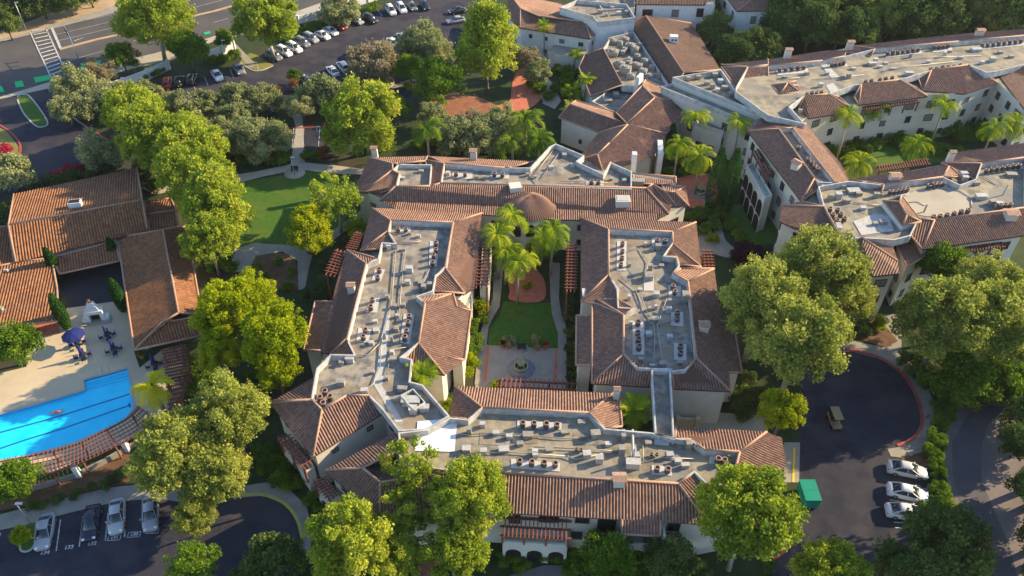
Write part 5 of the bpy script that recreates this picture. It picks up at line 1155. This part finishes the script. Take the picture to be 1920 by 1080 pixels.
PK={'king':[palm_mesh('king',k,17,3.7) for k in (1,2,3)],'dark':[palm_mesh('dark',k+20,18,3.3,'leaf_mid') for k in (1,2)],'yellow':[palm_mesh('y',31,14,2.8,'leaf_palm_yellow')],'fan':[palm_mesh('fan',k+40,24,2.1,'leaf_palm',fan=True) for k in (1,2)]}
pc=[0]
def palm(kind,px,py,z,label,s=1.0,group='palms'):
    me,tm,sm,h=PK[kind][pc[0]%len(PK[kind])]; pc[0]+=1; c=at(px,py,z); r=empty('palm_tree',(c.x,c.y,0),0,label,'palm tree',group); rz=random.uniform(0,6)
    for nm,m,sc in (('fronds',me,(s,s,s)),('trunk',tm,(s,s,z/h)),('crownshaft',sm,(s,s,s))):
        o=bpy.data.objects.new(nm,m); COL.objects.link(o); o.parent=r; o.location=(0,0,z); o.scale=sc; o.rotation_euler=(0,0,rz)
    if kind in('king',) :
        bm=bmesh.new(); c2=Vector((.3,-.2,z-1.4*s)); lathe(bm,(c2.x,c2.y,c2.z),[(.05,-.4),(.3,-.25),(.4,0),(.25,.25),(.05,.35)],10); obj('flower_cluster',bm,'ridge_cap' if False else 'deck_pale',r)
for a in (('king',962,405,9,'courtyard palm furthest back, in front of the turret'),('king',932,440,8.5,'courtyard palm at the far left of the group'),('king',1038,432,9,'courtyard palm on the right, before the arcade'),('king',972,492,8,'nearest courtyard palm above the red brick paving'),('king',950,470,7,'shorter courtyard palm between the left and nearest ones'),('king',1018,446,6,'shorter courtyard palm behind the right one')): palm(*a)
for a in (('king',1305,215,9,'palm left of the diagonal wing, furthest back'),('king',1387,230,9,'palm against the arcade of the diagonal wing'),('king',1272,270,8,'palm beside the lobby building wall'),('king',1312,292,8,'palm standing over the round red plaza'),('king',1592,215,9.5,'palm before the hipped slopes of the long right block, largest'),('king',1722,268,8,'bright palm right of the pair in the palm garden'),('king',1612,305,6.5,'bright yellow palm behind the right-hand block'),('king',1772,195,9,'palm before the right hipped slope'),('king',1865,238,8,'palm near the right edge in the palm garden'),('king',1905,230,8,'palm at the right edge in the palm garden'),('king',1640,200,8,'slim palm close to the balcony trellis of the long block')): palm(*a)
for a in (('dark',800,242,7,'feather palm behind the far courtyard building, left',1.3),('dark',985,222,7,'feather palm behind the far courtyard building, right',1.4),('dark',1010,262,5.5,'feather palm at the corner of the far courtyard roof',1.2),('dark',960,262,5,'low feather palm beside the olive tree',1.1),('dark',1210-5,300+0,0.1,'x')): 
    if a[4-1]!=0.1: palm(*a[:5],*(a[5:]))
palm('yellow',285,722,5.5,'yellow-green palm beside the lap pool corner',1.25); palm('fan',792,702,7.5,'fan palm growing against the left courtyard building near its end',1.15); palm('fan',1188,768,6.5,'fan palm between the right wing and the front roof',1.35)
palm('fan',1020,48,8,'slim fan palm before the white block at the top'); palm('fan',1100,148,6,'fan palm at the corner of the small brown roof'); palm('fan',1075,172,3.5,'fan palm in the garden by the lobby building',1.3); palm('fan',1080,100,4,'small fan palm at the white annex'); palm('fan',1072,205,3,'low fan palm beside the striped lobby slope',1.2)
palm('fan',668,425,2.5,'low fan palm at the far left corner of the courtyard building',1.2)
# cypresses
def cyp_mesh(seed,h,r):
    rg=np.random.default_rng(seed); n=5200; t=rg.uniform(0,1,n); rr=r*np.sin(np.pi*np.clip(t*.82+.14,0,1))**.7*rg.uniform(.75,1.08,n); a=rg.uniform(0,2*np.pi,n)
    P=np.stack([np.cos(a)*rr,np.sin(a)*rr,t*h],1); N=np.stack([np.cos(a),np.sin(a),np.full(n,.4)],1); me=quads_mesh('foliage',leaves(P,N,.22,rg),rg.uniform(0,1,n)*.8); me.materials.append(MT['leaf_cypress']); return me
CY=[cyp_mesh(1,1,.1)]
def cyp(px,py,h,r,label,z=0):
    rg=int(px); c=at(px,py,0); e=empty('cypress_tree',(c.x,c.y,0),0,label,'cypress','cypress trees')
    me=cyp_mesh(rg,h-.3,r); o=bpy.data.objects.new('foliage',me); COL.objects.link(o); o.parent=e; o.location=(0,0,.3)
    bm=bmesh.new(); tube(bm,[(0,0,0),(0,0,h*.8)],[.15,.05],6); obj('trunk',bm,'bark',e)
cyp(1331,398,13,1.35,'left of the two very tall cypresses by the round red plaza'); cyp(1358,400,13,1.35,'right of the two very tall cypresses by the round red plaza'); cyp(1254,292,7,.9,'cypress beside the lobby building roof')
cyp(112,522,6.2,.8,'clipped cypress at the far left of the clubhouse courtyard'); cyp(222,492,5.0,.75,'clipped cypress at the far right of the clubhouse courtyard'); cyp(128,617,7.0,.85,'clipped cypress at the near left of the clubhouse courtyard'); cyp(234,584,6.6,.85,'clipped cypress at the near right of the clubhouse courtyard')
# ================================================================ cars
PAINT={}
def paint(col):
    k='paint_%d_%d_%d'%tuple(int(c*100) for c in col)
    if k not in MT:
        m=mat(k,col,.35,spec=.5); b=m.node_tree.nodes['Principled BSDF']; b.inputs['Coat Weight'].default_value=.3; b.inputs['Coat Roughness'].default_value=.08
    return k
def loft(bm,st,prof,mi=0,mif=None):
    rings=[[bm.verts.new((x,)+yz) for yz in prof(x,w_,z)] for x,w_,z in st]
    n=len(rings[0])
    for i,(a,b) in enumerate(zip(rings,rings[1:])):
        for k in range(n-1):
            f=bm.faces.new((a[k],a[k+1],b[k+1],b[k])); f.smooth=True; f.material_index=mi if mif is None else mif(i,k)
    bm.faces.new(rings[0][::-1]); bm.faces.new(rings[-1])
def make_car(kind,col):
    Lh=2.35; suv=kind=='suv'; pk=paint(col); root=empty('parked_car',(0,0,0))
    zh=.98 if suv else .88; zr=1.68 if suv else 1.42
    body=[(-Lh,.72,.62),(-Lh+.06,.86,.82 if not suv else .95),(-1.75,.92,zh+.04),(-.9,.94,zh+.02),(.0,.94,zh),(.95,.93,zh-.02),(1.7,.90,zh-.10),(2.15,.82,zh-.2),(Lh,.66,.55)]
    def pr(x,w_,z): return [(-w_*.96,.22),(-w_,.45),(-w_*.99,z*.8),(-w_*.88,z*.97),(-w_*.5,z+.03),(0,z+.045),(w_*.5,z+.03),(w_*.88,z*.97),(w_*.99,z*.8),(w_,.45),(w_*.96,.22)]
    bm=bmesh.new(); loft(bm,body,pr); obj('body',bm,pk,root)
    cab=[(-2.15,.72,zh+.02),(-1.95 if suv else -1.45,.70,zr-.08),(-1.2 if suv else -.85,.66,zr-.01),(.0,.65,zr),(.35,.64,zr-.04),(1.25,.74,zh)] if suv else [(-1.85,.70,zh+.02),(-1.0,.62,zr-.04),(-.5,.61,zr),(.1,.60,zr-.01),(.3,.60,zr-.04),(1.2,.74,zh)]
    def pc_(x,w_,z): return [(-.82,zh-.06),(-w_-.03,zh+(z-zh)*.55),(-w_+.04,z),(0,z+.03),(w_-.04,z),(w_+.03,zh+(z-zh)*.55),(.82,zh-.06)]
    bm=bmesh.new(); loft(bm,cab,pc_); obj('window_glass',bm,'glass',root)
    a,b=(cab[1][0],cab[4][0]); bm=bmesh.new(); rl=[(a+.02,.60,zr-.03),(a+.3,.60,zr+.02),(-.2,.60,zr+.035),(b-.12,.58,zr+.01),(b,.56,zr-.015)]
    loft(bm,rl,lambda x,w_,z:[(-w_,z-.05),(-w_*.95,z+.012),(0,z+.03),(w_*.95,z+.012),(w_,z-.05)]); obj('roof_panel',bm,pk,root)
    bm=bmesh.new()
    for s_ in (-1,1):
        beam(bm,(b,s_*.60,zr-.03),(1.22,s_*.76,zh),.06,.05); beam(bm,(a,s_*.60,zr-.03),(cab[0][0],s_*.74,zh+.03),.10,.06); beam(bm,(-.2,s_*.645,zr-.06),(-.2,s_*.86,zh),.08,.03)
    obj('pillar',bm,pk,root)
    for x in (-1.42,1.42):
        for s_ in (-1,1):
            bm=bmesh.new(); tube(bm,[(x,s_*.70,.33),(x,s_*.95,.33)],.33,14); wh=obj('wheel',bm,'rubber',root)
            bm=bmesh.new(); tube(bm,[(x,s_*.94,.33),(x,s_*.965,.33)],.21,10); obj('rim',bm,'rim',wh)
    for s_ in (-1,1):
        bm=bmesh.new(); box(bm,(2.2,s_*.58,.64),(.2,.32,.14),-s_*.35); obj('headlight',bm,'lamp_white',root)
        bm=bmesh.new(); box(bm,(-2.27,s_*.62,.74),(.14,.34,.14),s_*.2); obj('tail_light',bm,'tail_red',root)
        bm=bmesh.new(); box(bm,(.85,s_*1.0,zh+.05),(.14,.18,.12)); obj('mirror',bm,pk,root)
    return root
WHT=(.75,.75,.74);SIL=(.30,.31,.34);BLK=(.012,.012,.016);RED=(.45,.02,.015);DRD=(.20,.012,.02);GRY=(.16,.17,.19);BLU=(.010,.014,.04);GRN=(.14,.16,.15)
cache={}
cf=[]
def car(kind,col,px,py,dx,dy,label,group='cars in the upper car park',sc=1.0,z=0):
    key=(kind,col)
    if key not in cache: cache[key]=make_car(kind,col); o=cache[key]
    else: o=copy_tree(cache[key])
    c=at(px,py,.6); e=at(px+dx,py+dy,.6)-c; o.location=(c.x,c.y,.08); o.rotation_euler=(0,0,math.atan2(e.y,e.x)); o.scale=(sc,sc,sc); tag(o,label,'car',group); return o
# row against the far hedge (noses down right)
car('suv',GRN,514,105,18,9,'grey-green hatchback at the left end of the long row by the hedge'); car('suv',WHT,533,97,18,9,'white car second from the left end of the long row by the hedge'); car('suv',WHT,552,90,18,9,'white car third in the long row by the hedge')
car('suv',GRY,567,80,18,9,'dark grey car fourth in the long row by the hedge'); car('suv',SIL,583,72,18,9,'silver car fifth in the long row by the hedge'); car('sedan',WHT,605,66,18,9,'white sedan sixth in the long row by the hedge'); car('sedan',WHT,620,58,18,9,'white sedan next to the dark red car in the long row')
car('sedan',DRD,637,48,18,9,'dark red sedan in the long row by the hedge'); car('sedan',SIL,668,38,18,9,'silver sedan right of the dark red one beyond the little island'); car('suv',BLK,694,36,18,9,'black small car next to the silver sedan beyond the island')
car('suv',WHT,733,20,12,16,'white truck first in the top row'); car('suv',WHT,753,16,12,16,'white car with dark rear window second in the top row'); car('sedan',GRN,773,12,12,16,'grey-green sedan third in the top row'); car('suv',BLU,796,11,12,16,'dark blue car at the end of the top row')
car('sedan',BLK,858,20,-18,3,'black car at the right end of the car park by the tall sycamore'); car('sedan',SIL,855,38,-18,3,'silver car partly under the tall sycamore')
car('sedan',WHT,735,79,-10,-16,'white car with dark roof in the middle row, left of the olive tree'); car('sedan',SIL,754,70,-10,-16,'silver car half under the olive tree in the middle row'); car('sedan',WHT,714,88,-10,-16,'white car third from the right in the middle row'); car('suv',BLK,690,92,-10,-16,'black car behind the brown-leaved tree, middle row'); car('suv',BLK,668,100,-10,-16,'black car left of the brown-leaved tree, middle row')
car('suv',WHT,643,125,-12,-14,'white car nearest the brown-leaved tree on its left'); car('sedan',WHT,624,133,-12,-14,'white sedan with sunroof above the olive tree'); car('sedan',GRY,574,150,-14,-12,'grey car half hidden by the olive tree at the lot entrance')
# row at the white wall
car('suv',RED,314,155,2,-18,'bright red car at the left end by the white wall','cars along the white wall'); car('suv',BLK,336,153,6,-16,'black car next to the red one by the white wall','cars along the white wall'); car('suv',BLK,360,149,8,-16,'black car with red tail second from the red one','cars along the white wall'); car('sedan',WHT,407,141,9,14,'white sedan alone in the row by the white wall','cars along the white wall'); car('sedan',GRY,448,130,9,14,'grey sedan at the right end of the row by the white wall','cars along the white wall')
car('sedan',WHT,510,196,12,16,'white car hidden between olive trees below the car park'); car('sedan',WHT,378,222,14,-10,'white car glimpsed between the sycamore and olives')
# lower left stalls
G='cars in the numbered stalls'
car('sedan',SIL,84,996,-5,26,'silver sedan parked in stall 134 beside the planted island',G); car('sedan',BLU,171,980,-4,26,'dark blue sedan parked in stall 132',G); car('sedan',(.40,.41,.43),219,967,-2,28,'silver sedan with a dark sunroof parked in stall 131',G)
o=car('sedan',SIL,282,962,0,28,'silver car half under the pale tree in stall 129',G)
G='cars in the right parking court'
car('sedan',(.48,.49,.53),1701,881,30,6,'silver sedan, upper of the three cars in the right court',G); car('sedan',(.62,.66,.72),1702,924,30,7,'white coupe, middle of the three cars in the right court',G); car('sedan',(.60,.61,.64),1700,960,30,4,'white sedan, lowest of the three cars, half under the dark tree',G)
# sunroof
for lab,px,py,ang in (('x',219,962,0),):
    pass
# golf cart
c=at(1566,785,.9); gc=empty('golf_cart',(c.x,c.y,0.04),0,'tan golf cart driving in the right parking court','golf cart'); e=at(1572,800,.9)-c; gc.rotation_euler.z=math.atan2(e.y,e.x)
bm=bmesh.new(); box(bm,(0,0,.45),(2.5,1.15,.3)); box(bm,(1.15,0,.65),(.4,1.1,.35)); box(bm,(-1.0,0,.7),(.5,1.1,.3)); obj('body',bm,'cart_tan',gc)
bm=bmesh.new(); box(bm,(-.1,0,1.9),(2.2,1.2,.08),0,0,.95); obj('roof',bm,'cart_tan',gc)
for x in (-.1,-.9):
    bm=bmesh.new(); box(bm,(x+.1,0,.78),(.5,1.05,.16)); box(bm,(x-.15,0,1.05),(.12,1.05,.45)); obj('seat',bm,'steel_dark',gc)
bm=bmesh.new()
for x,y in ((.9,.52),(.9,-.52),(-1.1,.52),(-1.1,-.52)): beam(bm,(x,y,.6),(x*.95,y,1.88),.05,.05)
obj('roof_post',bm,'steel_dark',gc)
for x in (-.8,.9):
    for y in (-.55,.55):
        bm=bmesh.new(); tube(bm,[(x,y-.1,.24),(x,y+.1,.24)],.24,12); obj('wheel',bm,'rubber',gc)
# dumpster
c=at(1517,925,1.1); dm=empty('dumpster',(c.x,c.y,.04),0,'green steel dumpster at the left kerb of the right court','dumpster')
bm=bmesh.new(); box(bm,(0,0,.95),(1.8,2.9,1.5),0,0,1.0)
for k in range(5): box(bm,(.93,-1.2+k*.6,.95),(.08,.1,1.4)); box(bm,(-.93,-1.2+k*.6,.95),(.08,.1,1.4))
for k in range(3): box(bm,(-.6+k*.6,-1.48,.95),(.1,.08,1.4))
obj('container',bm,'dumpster_green',dm); bm=bmesh.new(); box(bm,(0,.73,1.75),(1.9,1.46,.08)); box(bm,(0,-.75,1.75),(1.9,1.46,.08)); obj('lid',bm,'dumpster_green',dm)
bm=bmesh.new()
for x in (-.75,.75):
    for y in (-1.2,1.2): tube(bm,[(x-.05,y,.1),(x+.05,y,.1)],.1,8)
obj('caster',bm,'rubber',dm)
# ================================================================ pool side
def umbrella(px,py,open_,label):
    c=at(px,py,1.5); r=empty('parasol',(c.x,c.y,.04),random.uniform(0,1),label,'parasol','navy parasols by the pool')
    bm=bmesh.new(); tube(bm,[(0,0,0),(0,0,2.6)],.035,6); obj('pole',bm,'steel_light',r); bm=bmesh.new(); lathe(bm,(0,0,0),[(.28,0),(.28,.08),(.06,.12)],12); obj('base',bm,'steel_dark',r)
    bm=bmesh.new()
    if open_: 
        lathe(bm,(0,0,0),[(1.62,2.0),(1.62,2.06),(.9,2.38),(.3,2.56),(.02,2.62)],8)
        for f in bm.faces: f.smooth=False
    else: lathe(bm,(0,0,0),[(.10,1.0),(.30,1.05),(.24,1.5),(.14,2.3),(.02,2.75)],9)
    obj('canopy',bm,'navy',r); return c
def chair_proto():
    r=empty('patio_chair',(0,0,0)); bm=bmesh.new(); box(bm,(0,0,.44),(.5,.5,.05)); obj('seat',bm,'navy',r); bm=bmesh.new(); box(bm,(0,-.25,.7),(.5,.05,.5)); obj('backrest',bm,'navy',r)
    for x in (-.22,.22):
        for y in (-.22,.22):
            bm=bmesh.new(); beam(bm,(x,y,0),(x,y,.44),.035,.035); obj('leg',bm,'steel_dark',r)
    return r
def table_proto():
    r=empty('patio_table',(0,0,0)); bm=bmesh.new(); lathe(bm,(0,0,.70),[(.55,0),(.55,.04),(.02,.045)],18); obj('tabletop',bm,'steel_dark',r); bm=bmesh.new(); tube(bm,[(0,0,0),(0,0,.7)],.05,6); lathe(bm,(0,0,0),[(.3,0),(.3,.04),(.04,.06)],12); obj('pedestal',bm,'steel_dark',r); return r
CP=chair_proto(); TP=table_proto(); uu=[True]
for px,py,op,where in ((140,640,True,'under the open navy parasol'),(197,628,False,'under the closed parasol nearest the fireplace'),(209,655,False,'under the closed parasol below the fireplace one'),(150,666,False,'under the closed parasol below the open one'),(285,683,False,'under the closed parasol beside the yellow-green palm')):
    c=umbrella(px,py-8 if not op else py-6,op,('open navy parasol by the white fireplace' if op else 'closed navy parasol, table '+where.replace('under the closed parasol ','')))
    c=Vector((c.x,c.y,0)); t=TP if uu[0] else copy_tree(TP); t.location=(c.x+.12,c.y,.04); tag(t,'dark round patio table '+where,'table','patio tables')
    for k in range(4):
        wd=('far right','far left','near left','near right')[k]
        ch=CP if uu[0] else copy_tree(CP); uu[0]=False; a=k*math.pi/2+.5; ch.location=(c.x+math.cos(a)*.85,c.y+math.sin(a)*.85,.04); ch.rotation_euler=(0,0,a+math.pi/2); tag(ch,wd+' navy chair at the table '+where,'chair','patio chairs '+where)
# fireplace
c=at(183,600,0); fp=empty('outdoor_fireplace',(c.x,c.y,.04),.22,'white stepped outdoor fireplace with a clay chimney pot on the pool deck','fireplace')
bm=bmesh.new(); box(bm,(-1.0,0,.75),(.5,1.1,1.5)); box(bm,(1.0,0,.75),(.5,1.1,1.5)); box(bm,(0,.4,.75),(1.5,.3,1.5)); box(bm,(0,0,1.75),(2.6,1.1,.5),0,0,.95); box(bm,(0,.05,2.4),(1.9,.95,.85),0,0,.7); box(bm,(0,.1,3.1),(1.1,.7,.6),0,0,.8); obj('chimney_breast',bm,'stucco_white',fp)
bm=bmesh.new(); box(bm,(-1.55,0,.35),(.6,1.0,.7)); box(bm,(1.55,0,.35),(.6,1.0,.7)); obj('side_bench',bm,'stucco_white',fp)
bm=bmesh.new(); box(bm,(0,.2,.7),(1.45,.12,1.3)); obj('firebox',bm,'dark_hole',fp); bm=bmesh.new(); box(bm,(0,-.7,.1),(4.2,.9,.2)); obj('hearth',bm,'concrete',fp)
bm=bmesh.new(); lathe(bm,(0,.1,3.35),[(.22,0),(.26,.1),(.2,.5),(.25,.6),(.05,.6)],12); obj('chimney_pot',bm,'terracotta',fp)
# curved trellis along the pool
inner=smooth(PX("-60,878 0,866 82,850 140,835 187,813 240,784 262,763",2.5),4,False); outer=smooth(PX("-60,912 0,905 82,890 140,872 200,845 262,812 300,784",2.5),4,False)
root=empty('pool_pergola',(inner[8].x,inner[8].y,0),0,'long curved redwood lattice pergola along the near side of the lap pool','pergola')
bm=bmesh.new(); n=len(inner)
for k in range(0,6):
    t=k/5; pts=[a.lerp(b,t) for a,b in zip(inner,outer)]
    for a,b in zip(pts,pts[1:]): beam(bm,a,b,.12 if k in (0,5) else .07,.2 if k in(0,5) else .1)
obj('beam',bm,'redwood',root,True); bm=bmesh.new()
for i in range(n-1):
    for q in range(2):
        t=q/2; p=inner[i].lerp(inner[i+1],t); r_=outer[i].lerp(outer[i+1],t); e=(r_-p).normalized()*.3; u=Vector((0,0,.16)); beam(bm,p-e+u,r_+e+u,.08,.10)
obj('slat',bm,'redwood',root,True)
for i in range(1,n,4):
    bm=bmesh.new(); p=outer[i]; beam(bm,(p.x,p.y,0),(p.x,p.y,2.5),.16,.16); obj('post',bm,'redwood',root,True)
    bm=bmesh.new(); p=inner[i]; beam(bm,(p.x,p.y,0),(p.x,p.y,2.5),.16,.16); obj('post',bm,'redwood',root,True)
# iron fence and columns outside
out2=smooth(PX("-60,930 0,925 60,920 105,908 150,893 200,868 240,845 290,815",0),3,False)
fr=empty('garden_wall',(out2[6].x,out2[6].y,0),0,'low garden wall with white piers below the pool trellis','wall'); bm=bmesh.new(); ribbon(bm,out2,.2,.9); obj('wall',bm,'concrete',fr,True)
for i in (12,18): 
    bm=bmesh.new(); p=out2[min(i,len(out2)-1)]; box(bm,(p.x,p.y,1.0),(.6,.6,2.0)); obj('pier',bm,'stucco_white',fr,True)
pergola(None,"305,658 348,648 358,702 312,712",2.6,12,nb=10,label='square redwood trellis beside the clubhouse east wing',posts='both',npost=3,bw=.12,over=.15)
pergola(None,"312,718 356,708 338,770 318,775",2.6,10,nb=8,label='narrow redwood trellis running down towards the pool corner',posts='both',npost=2,bw=.12,over=.15)
# swimmer: one continuous skinned figure, lying face down, arms ahead
def skin_person(name,J,E,RD,m,parent=None):
    me=bpy.data.meshes.new(name); me.from_pydata(J,E,[]); o=bpy.data.objects.new(name,me); COL.objects.link(o)
    md=o.modifiers.new('skin','SKIN'); sub=o.modifiers.new('sub','SUBSURF'); sub.levels=1; sub.render_levels=1
    for v,r_ in zip(me.skin_vertices[0].data,RD): v.radius=(r_,r_)
    me.skin_vertices[0].data[0].use_root=True; me.materials.append(MT[m]); 
    if parent: o.parent=parent
    return o
c=at(106,772,-.05); sw=empty('person',(c.x,c.y,-.12),.15,'person swimming the crawl in a pink swimsuit along the upper lane','person')
J=[(-.1,0,0),(.15,0,.02),(.4,0,.04),(.58,0,.05),(.78,0,.06),(-.45,.12,-.02),(-.9,.14,-.04),(-1.1,.15,-.05),(-.45,-.12,-.02),(-.88,-.16,-.1),(-1.08,-.17,-.08),(.45,.2,.03),(.75,.26,.1),(1.05,.22,.06),(.42,-.2,.02),(.2,-.32,-.1),(-.05,-.3,-.05)]
Ed=[(0,1),(1,2),(2,3),(3,4),(0,5),(5,6),(6,7),(0,8),(8,9),(9,10),(2,11),(11,12),(12,13),(2,14),(14,15),(15,16)]
skin_person('body',J,Ed,[.15,.13,.16,.06,.11,.09,.055,.04,.09,.055,.04,.07,.045,.035,.07,.045,.035],'skin',sw)
bm=bmesh.new(); lathe(bm,(.12,0,-.08),[(.1,0),(.19,.08),(.19,.2),(.05,.24)],12); bmesh.ops.scale(bm,vec=(2.0,.95,1),verts=bm.verts,space=__import__('mathutils').Matrix.Translation((-.12,0,0))); obj('swimsuit',bm,'swim_pink',sw)
# pool ladder rails
c=at(197,698,0); pl=empty('pool_handrail',(c.x,c.y,.04),.25,'steel handrails at the pool steps','handrail'); bm=bmesh.new()
for x in (-.45,.45): tube(bm,[(x,.5,0),(x,.5,.8),(x,.1,.9),(x,-.5,.3),(x,-.6,-.3)],.03,6)
obj('rail',bm,'steel_light',pl)
# flower pots etc
def pot(px,py,label,fol='pink',r=.4):
    c=at(px,py,0); e=empty('flower_pot',(c.x,c.y,.07),0,label,'flower pot','plaza flower pots'); bm=bmesh.new(); lathe(bm,(0,0,0),[(r*.6,0),(r,.5),(r*1.08,.55),(r*.8,.55)],14); obj('pot',bm,'terracotta',e)
    o=bpy.data.objects.new('plant',KIT[fol][0][0]); COL.objects.link(o); o.parent=e; o.location=(0,0,.75); o.scale=(r*1.2,)*3
pot(1023,653,'terracotta pot with red flowers at the right of the plaza'); pot(1007,656,'terracotta pot beside the red flowers','greyshrub'); pot(954,652,'pot with grey plant at the left of the plaza','greyshrub'); pot(942,650,'dark pot at the far left edge of the plaza','purple'); pot(268,672,'terracotta pot at the corner of the clubhouse wing','shrub')
c=at(978,656,0); b_=empty('bench',(c.x,c.y,.1),0,'dark metal bench between the plaza and the courtyard lawn','bench'); bm=bmesh.new(); box(bm,(0,0,.45),(1.3,.5,.05)); obj('seat',bm,'steel_dark',b_); bm=bmesh.new(); box(bm,(0,.27,.75),(1.3,.05,.5)); obj('backrest',bm,'steel_dark',b_)
for x in (-.55,.55): bm=bmesh.new(); box(bm,(x,0,.22),(.06,.45,.44)); obj('leg',bm,'steel_dark',b_)
c=at(553,322,0); b2=copy_tree(b_); b2.location=(c.x,c.y,.1); tag(b2,'dark bench on the round paved spot at the top of the big lawn','bench')
# fountains
def fountain(px,py,s,label):
    c=at(px,py,0); e=empty('fountain',(c.x,c.y,.1),0,label,'fountain'); bm=bmesh.new(); lathe(bm,(0,0,0),[(.85*s,0),(.95*s,.1),(.95*s,.5),(.82*s,.5),(.80*s,.3)],28); obj('basin',bm,'fountain_stone',e)
    bm=bmesh.new(); lathe(bm,(0,0,.3),[(.8*s,0),(.8*s,.02),(.02,.02)],24); obj('basin_water',bm,'glass',e)
    bm=bmesh.new(); lathe(bm,(0,0,.2),[(.2*s,0),(.12*s,.6),(.12*s,1.0),(.08*s,1.5),(.03,2.1)],12); obj('column',bm,'fountain_stone',e)
    for k,(r_,z) in enumerate(((.55,.9),(.38,1.35),(.22,1.75))):
        bm=bmesh.new(); lathe(bm,(0,0,z),[(.06*s,-.12),(r_*s*.8,-.02),(r_*s,.08),(r_*s*.92,.09),(.1*s,.0)],20); obj('tier',bm,'fountain_stone',e)
fountain(977,690,1.05,'three-tier stone fountain in the dark paving ring of the courtyard plaza')
fountain(1313,362,1.0,'round fountain on the red brick plaza near the cypresses'); c=at(1313,362); bm=bmesh.new(); lathe(bm,(c.x,c.y,0),[(1.9,0),(1.9,.09),(.1,.09)],28); tag(obj('paving_ring',bm,'stone_dark'),kind='structure')
# street wall
def wall(s,h,label,m='stucco_white',t=.3):
    P=smooth(PX(s,0),3,False); e=empty('boundary_wall',(P[0].x,P[0].y,0),0,label,'wall'); bm=bmesh.new(); ribbon(bm,P,t,h); obj('panel',bm,m,e,True)
    for p in P[::3]: bm=bmesh.new(); box(bm,(p.x,p.y,h/2+.1),(.55,.55,h+.2)); obj('pier',bm,m,e,True)
wall("205,175 235,165 280,148 318,130",2.2,'white curved wall between the street and the red car'); wall("395,112 418,103 440,92",2.2,'short white wall beside the mid-green tree'); wall("560,45 600,35 625,25 690,5 720,-4",2.0,'white wall running behind the long row of cars')
wall("1268,798 1305,800",1.6,'low yellow wall below the right courtyard wing','stucco_yellow')
# signal mast and lamps
c0=at(150,118,0); e=empty('traffic_signal',(c0.x,c0.y,0),0,'traffic signal with a long mast arm over the crosswalk','traffic light'); bm=bmesh.new(); hd=at(120,49,6.3); tube(bm,[(c0.x,c0.y,0),(c0.x,c0.y,6.2)],[.14,.1],8); tube(bm,[(c0.x,c0.y,6.0),(hd.x,hd.y,6.5)],[.09,.05],6); obj('mast',bm,'steel_light',e,True)
for t in (.5,.85):
    p=Vector((c0.x,c0.y,6.0)).lerp(hd,t); bm=bmesh.new(); box(bm,(p.x,p.y,5.9),(.35,.3,1.0)); obj('signal_head',bm,'dark_hole',e,True)
def lamp(px,py,h,label,grp='lamp posts'):
    c=at(px,py,0); e=empty('lamp_post',(c.x,c.y,0),0,label,'lamp post',grp); bm=bmesh.new(); tube(bm,[(0,0,0),(0,0,h)],[.08,.05],8); obj('pole',bm,'steel_light',e); bm=bmesh.new(); box(bm,(.3,0,h),(.8,.3,.12)); obj('lamp_head',bm,'steel_light',e)
lamp(60,985,4.5,'lamp post on the planted island beside stall 134'); lamp(600,272,4,'lamp post in the small lot above the lawn'); lamp(553,330,4,'lamp post near the round paved spot of the lawn'); lamp(425,115,5,'thin lamp post by the short white wall'); lamp(50,58,7,'street lamp at the left of the crosswalk')
# fire hydrant / utility cover in the island
c=at(1706,851,0); e=empty('utility_cover',(c.x,c.y,.06),0,'round utility cover in the mulch above the three parked cars','manhole cover'); bm=bmesh.new(); lathe(bm,(0,0,0),[(.35,0),(.35,.1),(.25,.12),(.02,.1)],16); obj('rim',bm,'concrete',e)
c=at(1738,783,0); e=empty('fire_hydrant',(c.x,c.y,.05),0,'red fire hydrant on the sidewalk of the right court','fire hydrant'); bm=bmesh.new(); lathe(bm,(0,0,0),[(.16,0),(.12,.05),(.12,.55),(.14,.6),(.02,.75)],10); obj('barrel',bm,'kerb_red',e); bm=bmesh.new(); tube(bm,[(-.2,0,.45),(.2,0,.45)],.06,8); obj('nozzle',bm,'kerb_red',e)
# ================================================================ evening haze in the air
bm=bmesh.new(); box(bm,(0,300,42),(2600,1300,88+1)); hz=obj('haze',bm,None); tag(hz,kind='stuff')
hm=bpy.data.materials.new('haze'); hm.use_nodes=True; n=hm.node_tree; n.nodes.clear(); o=n.nodes.new('ShaderNodeOutputMaterial'); v=n.nodes.new('ShaderNodeVolumePrincipled')
v.inputs['Color'].default_value=(.85,.90,1,1); v.inputs['Density'].default_value=.00006; v.inputs['Anisotropy'].default_value=.2
n.links.new(v.outputs[0],o.inputs['Volume']); hz.data.materials.append(hm)
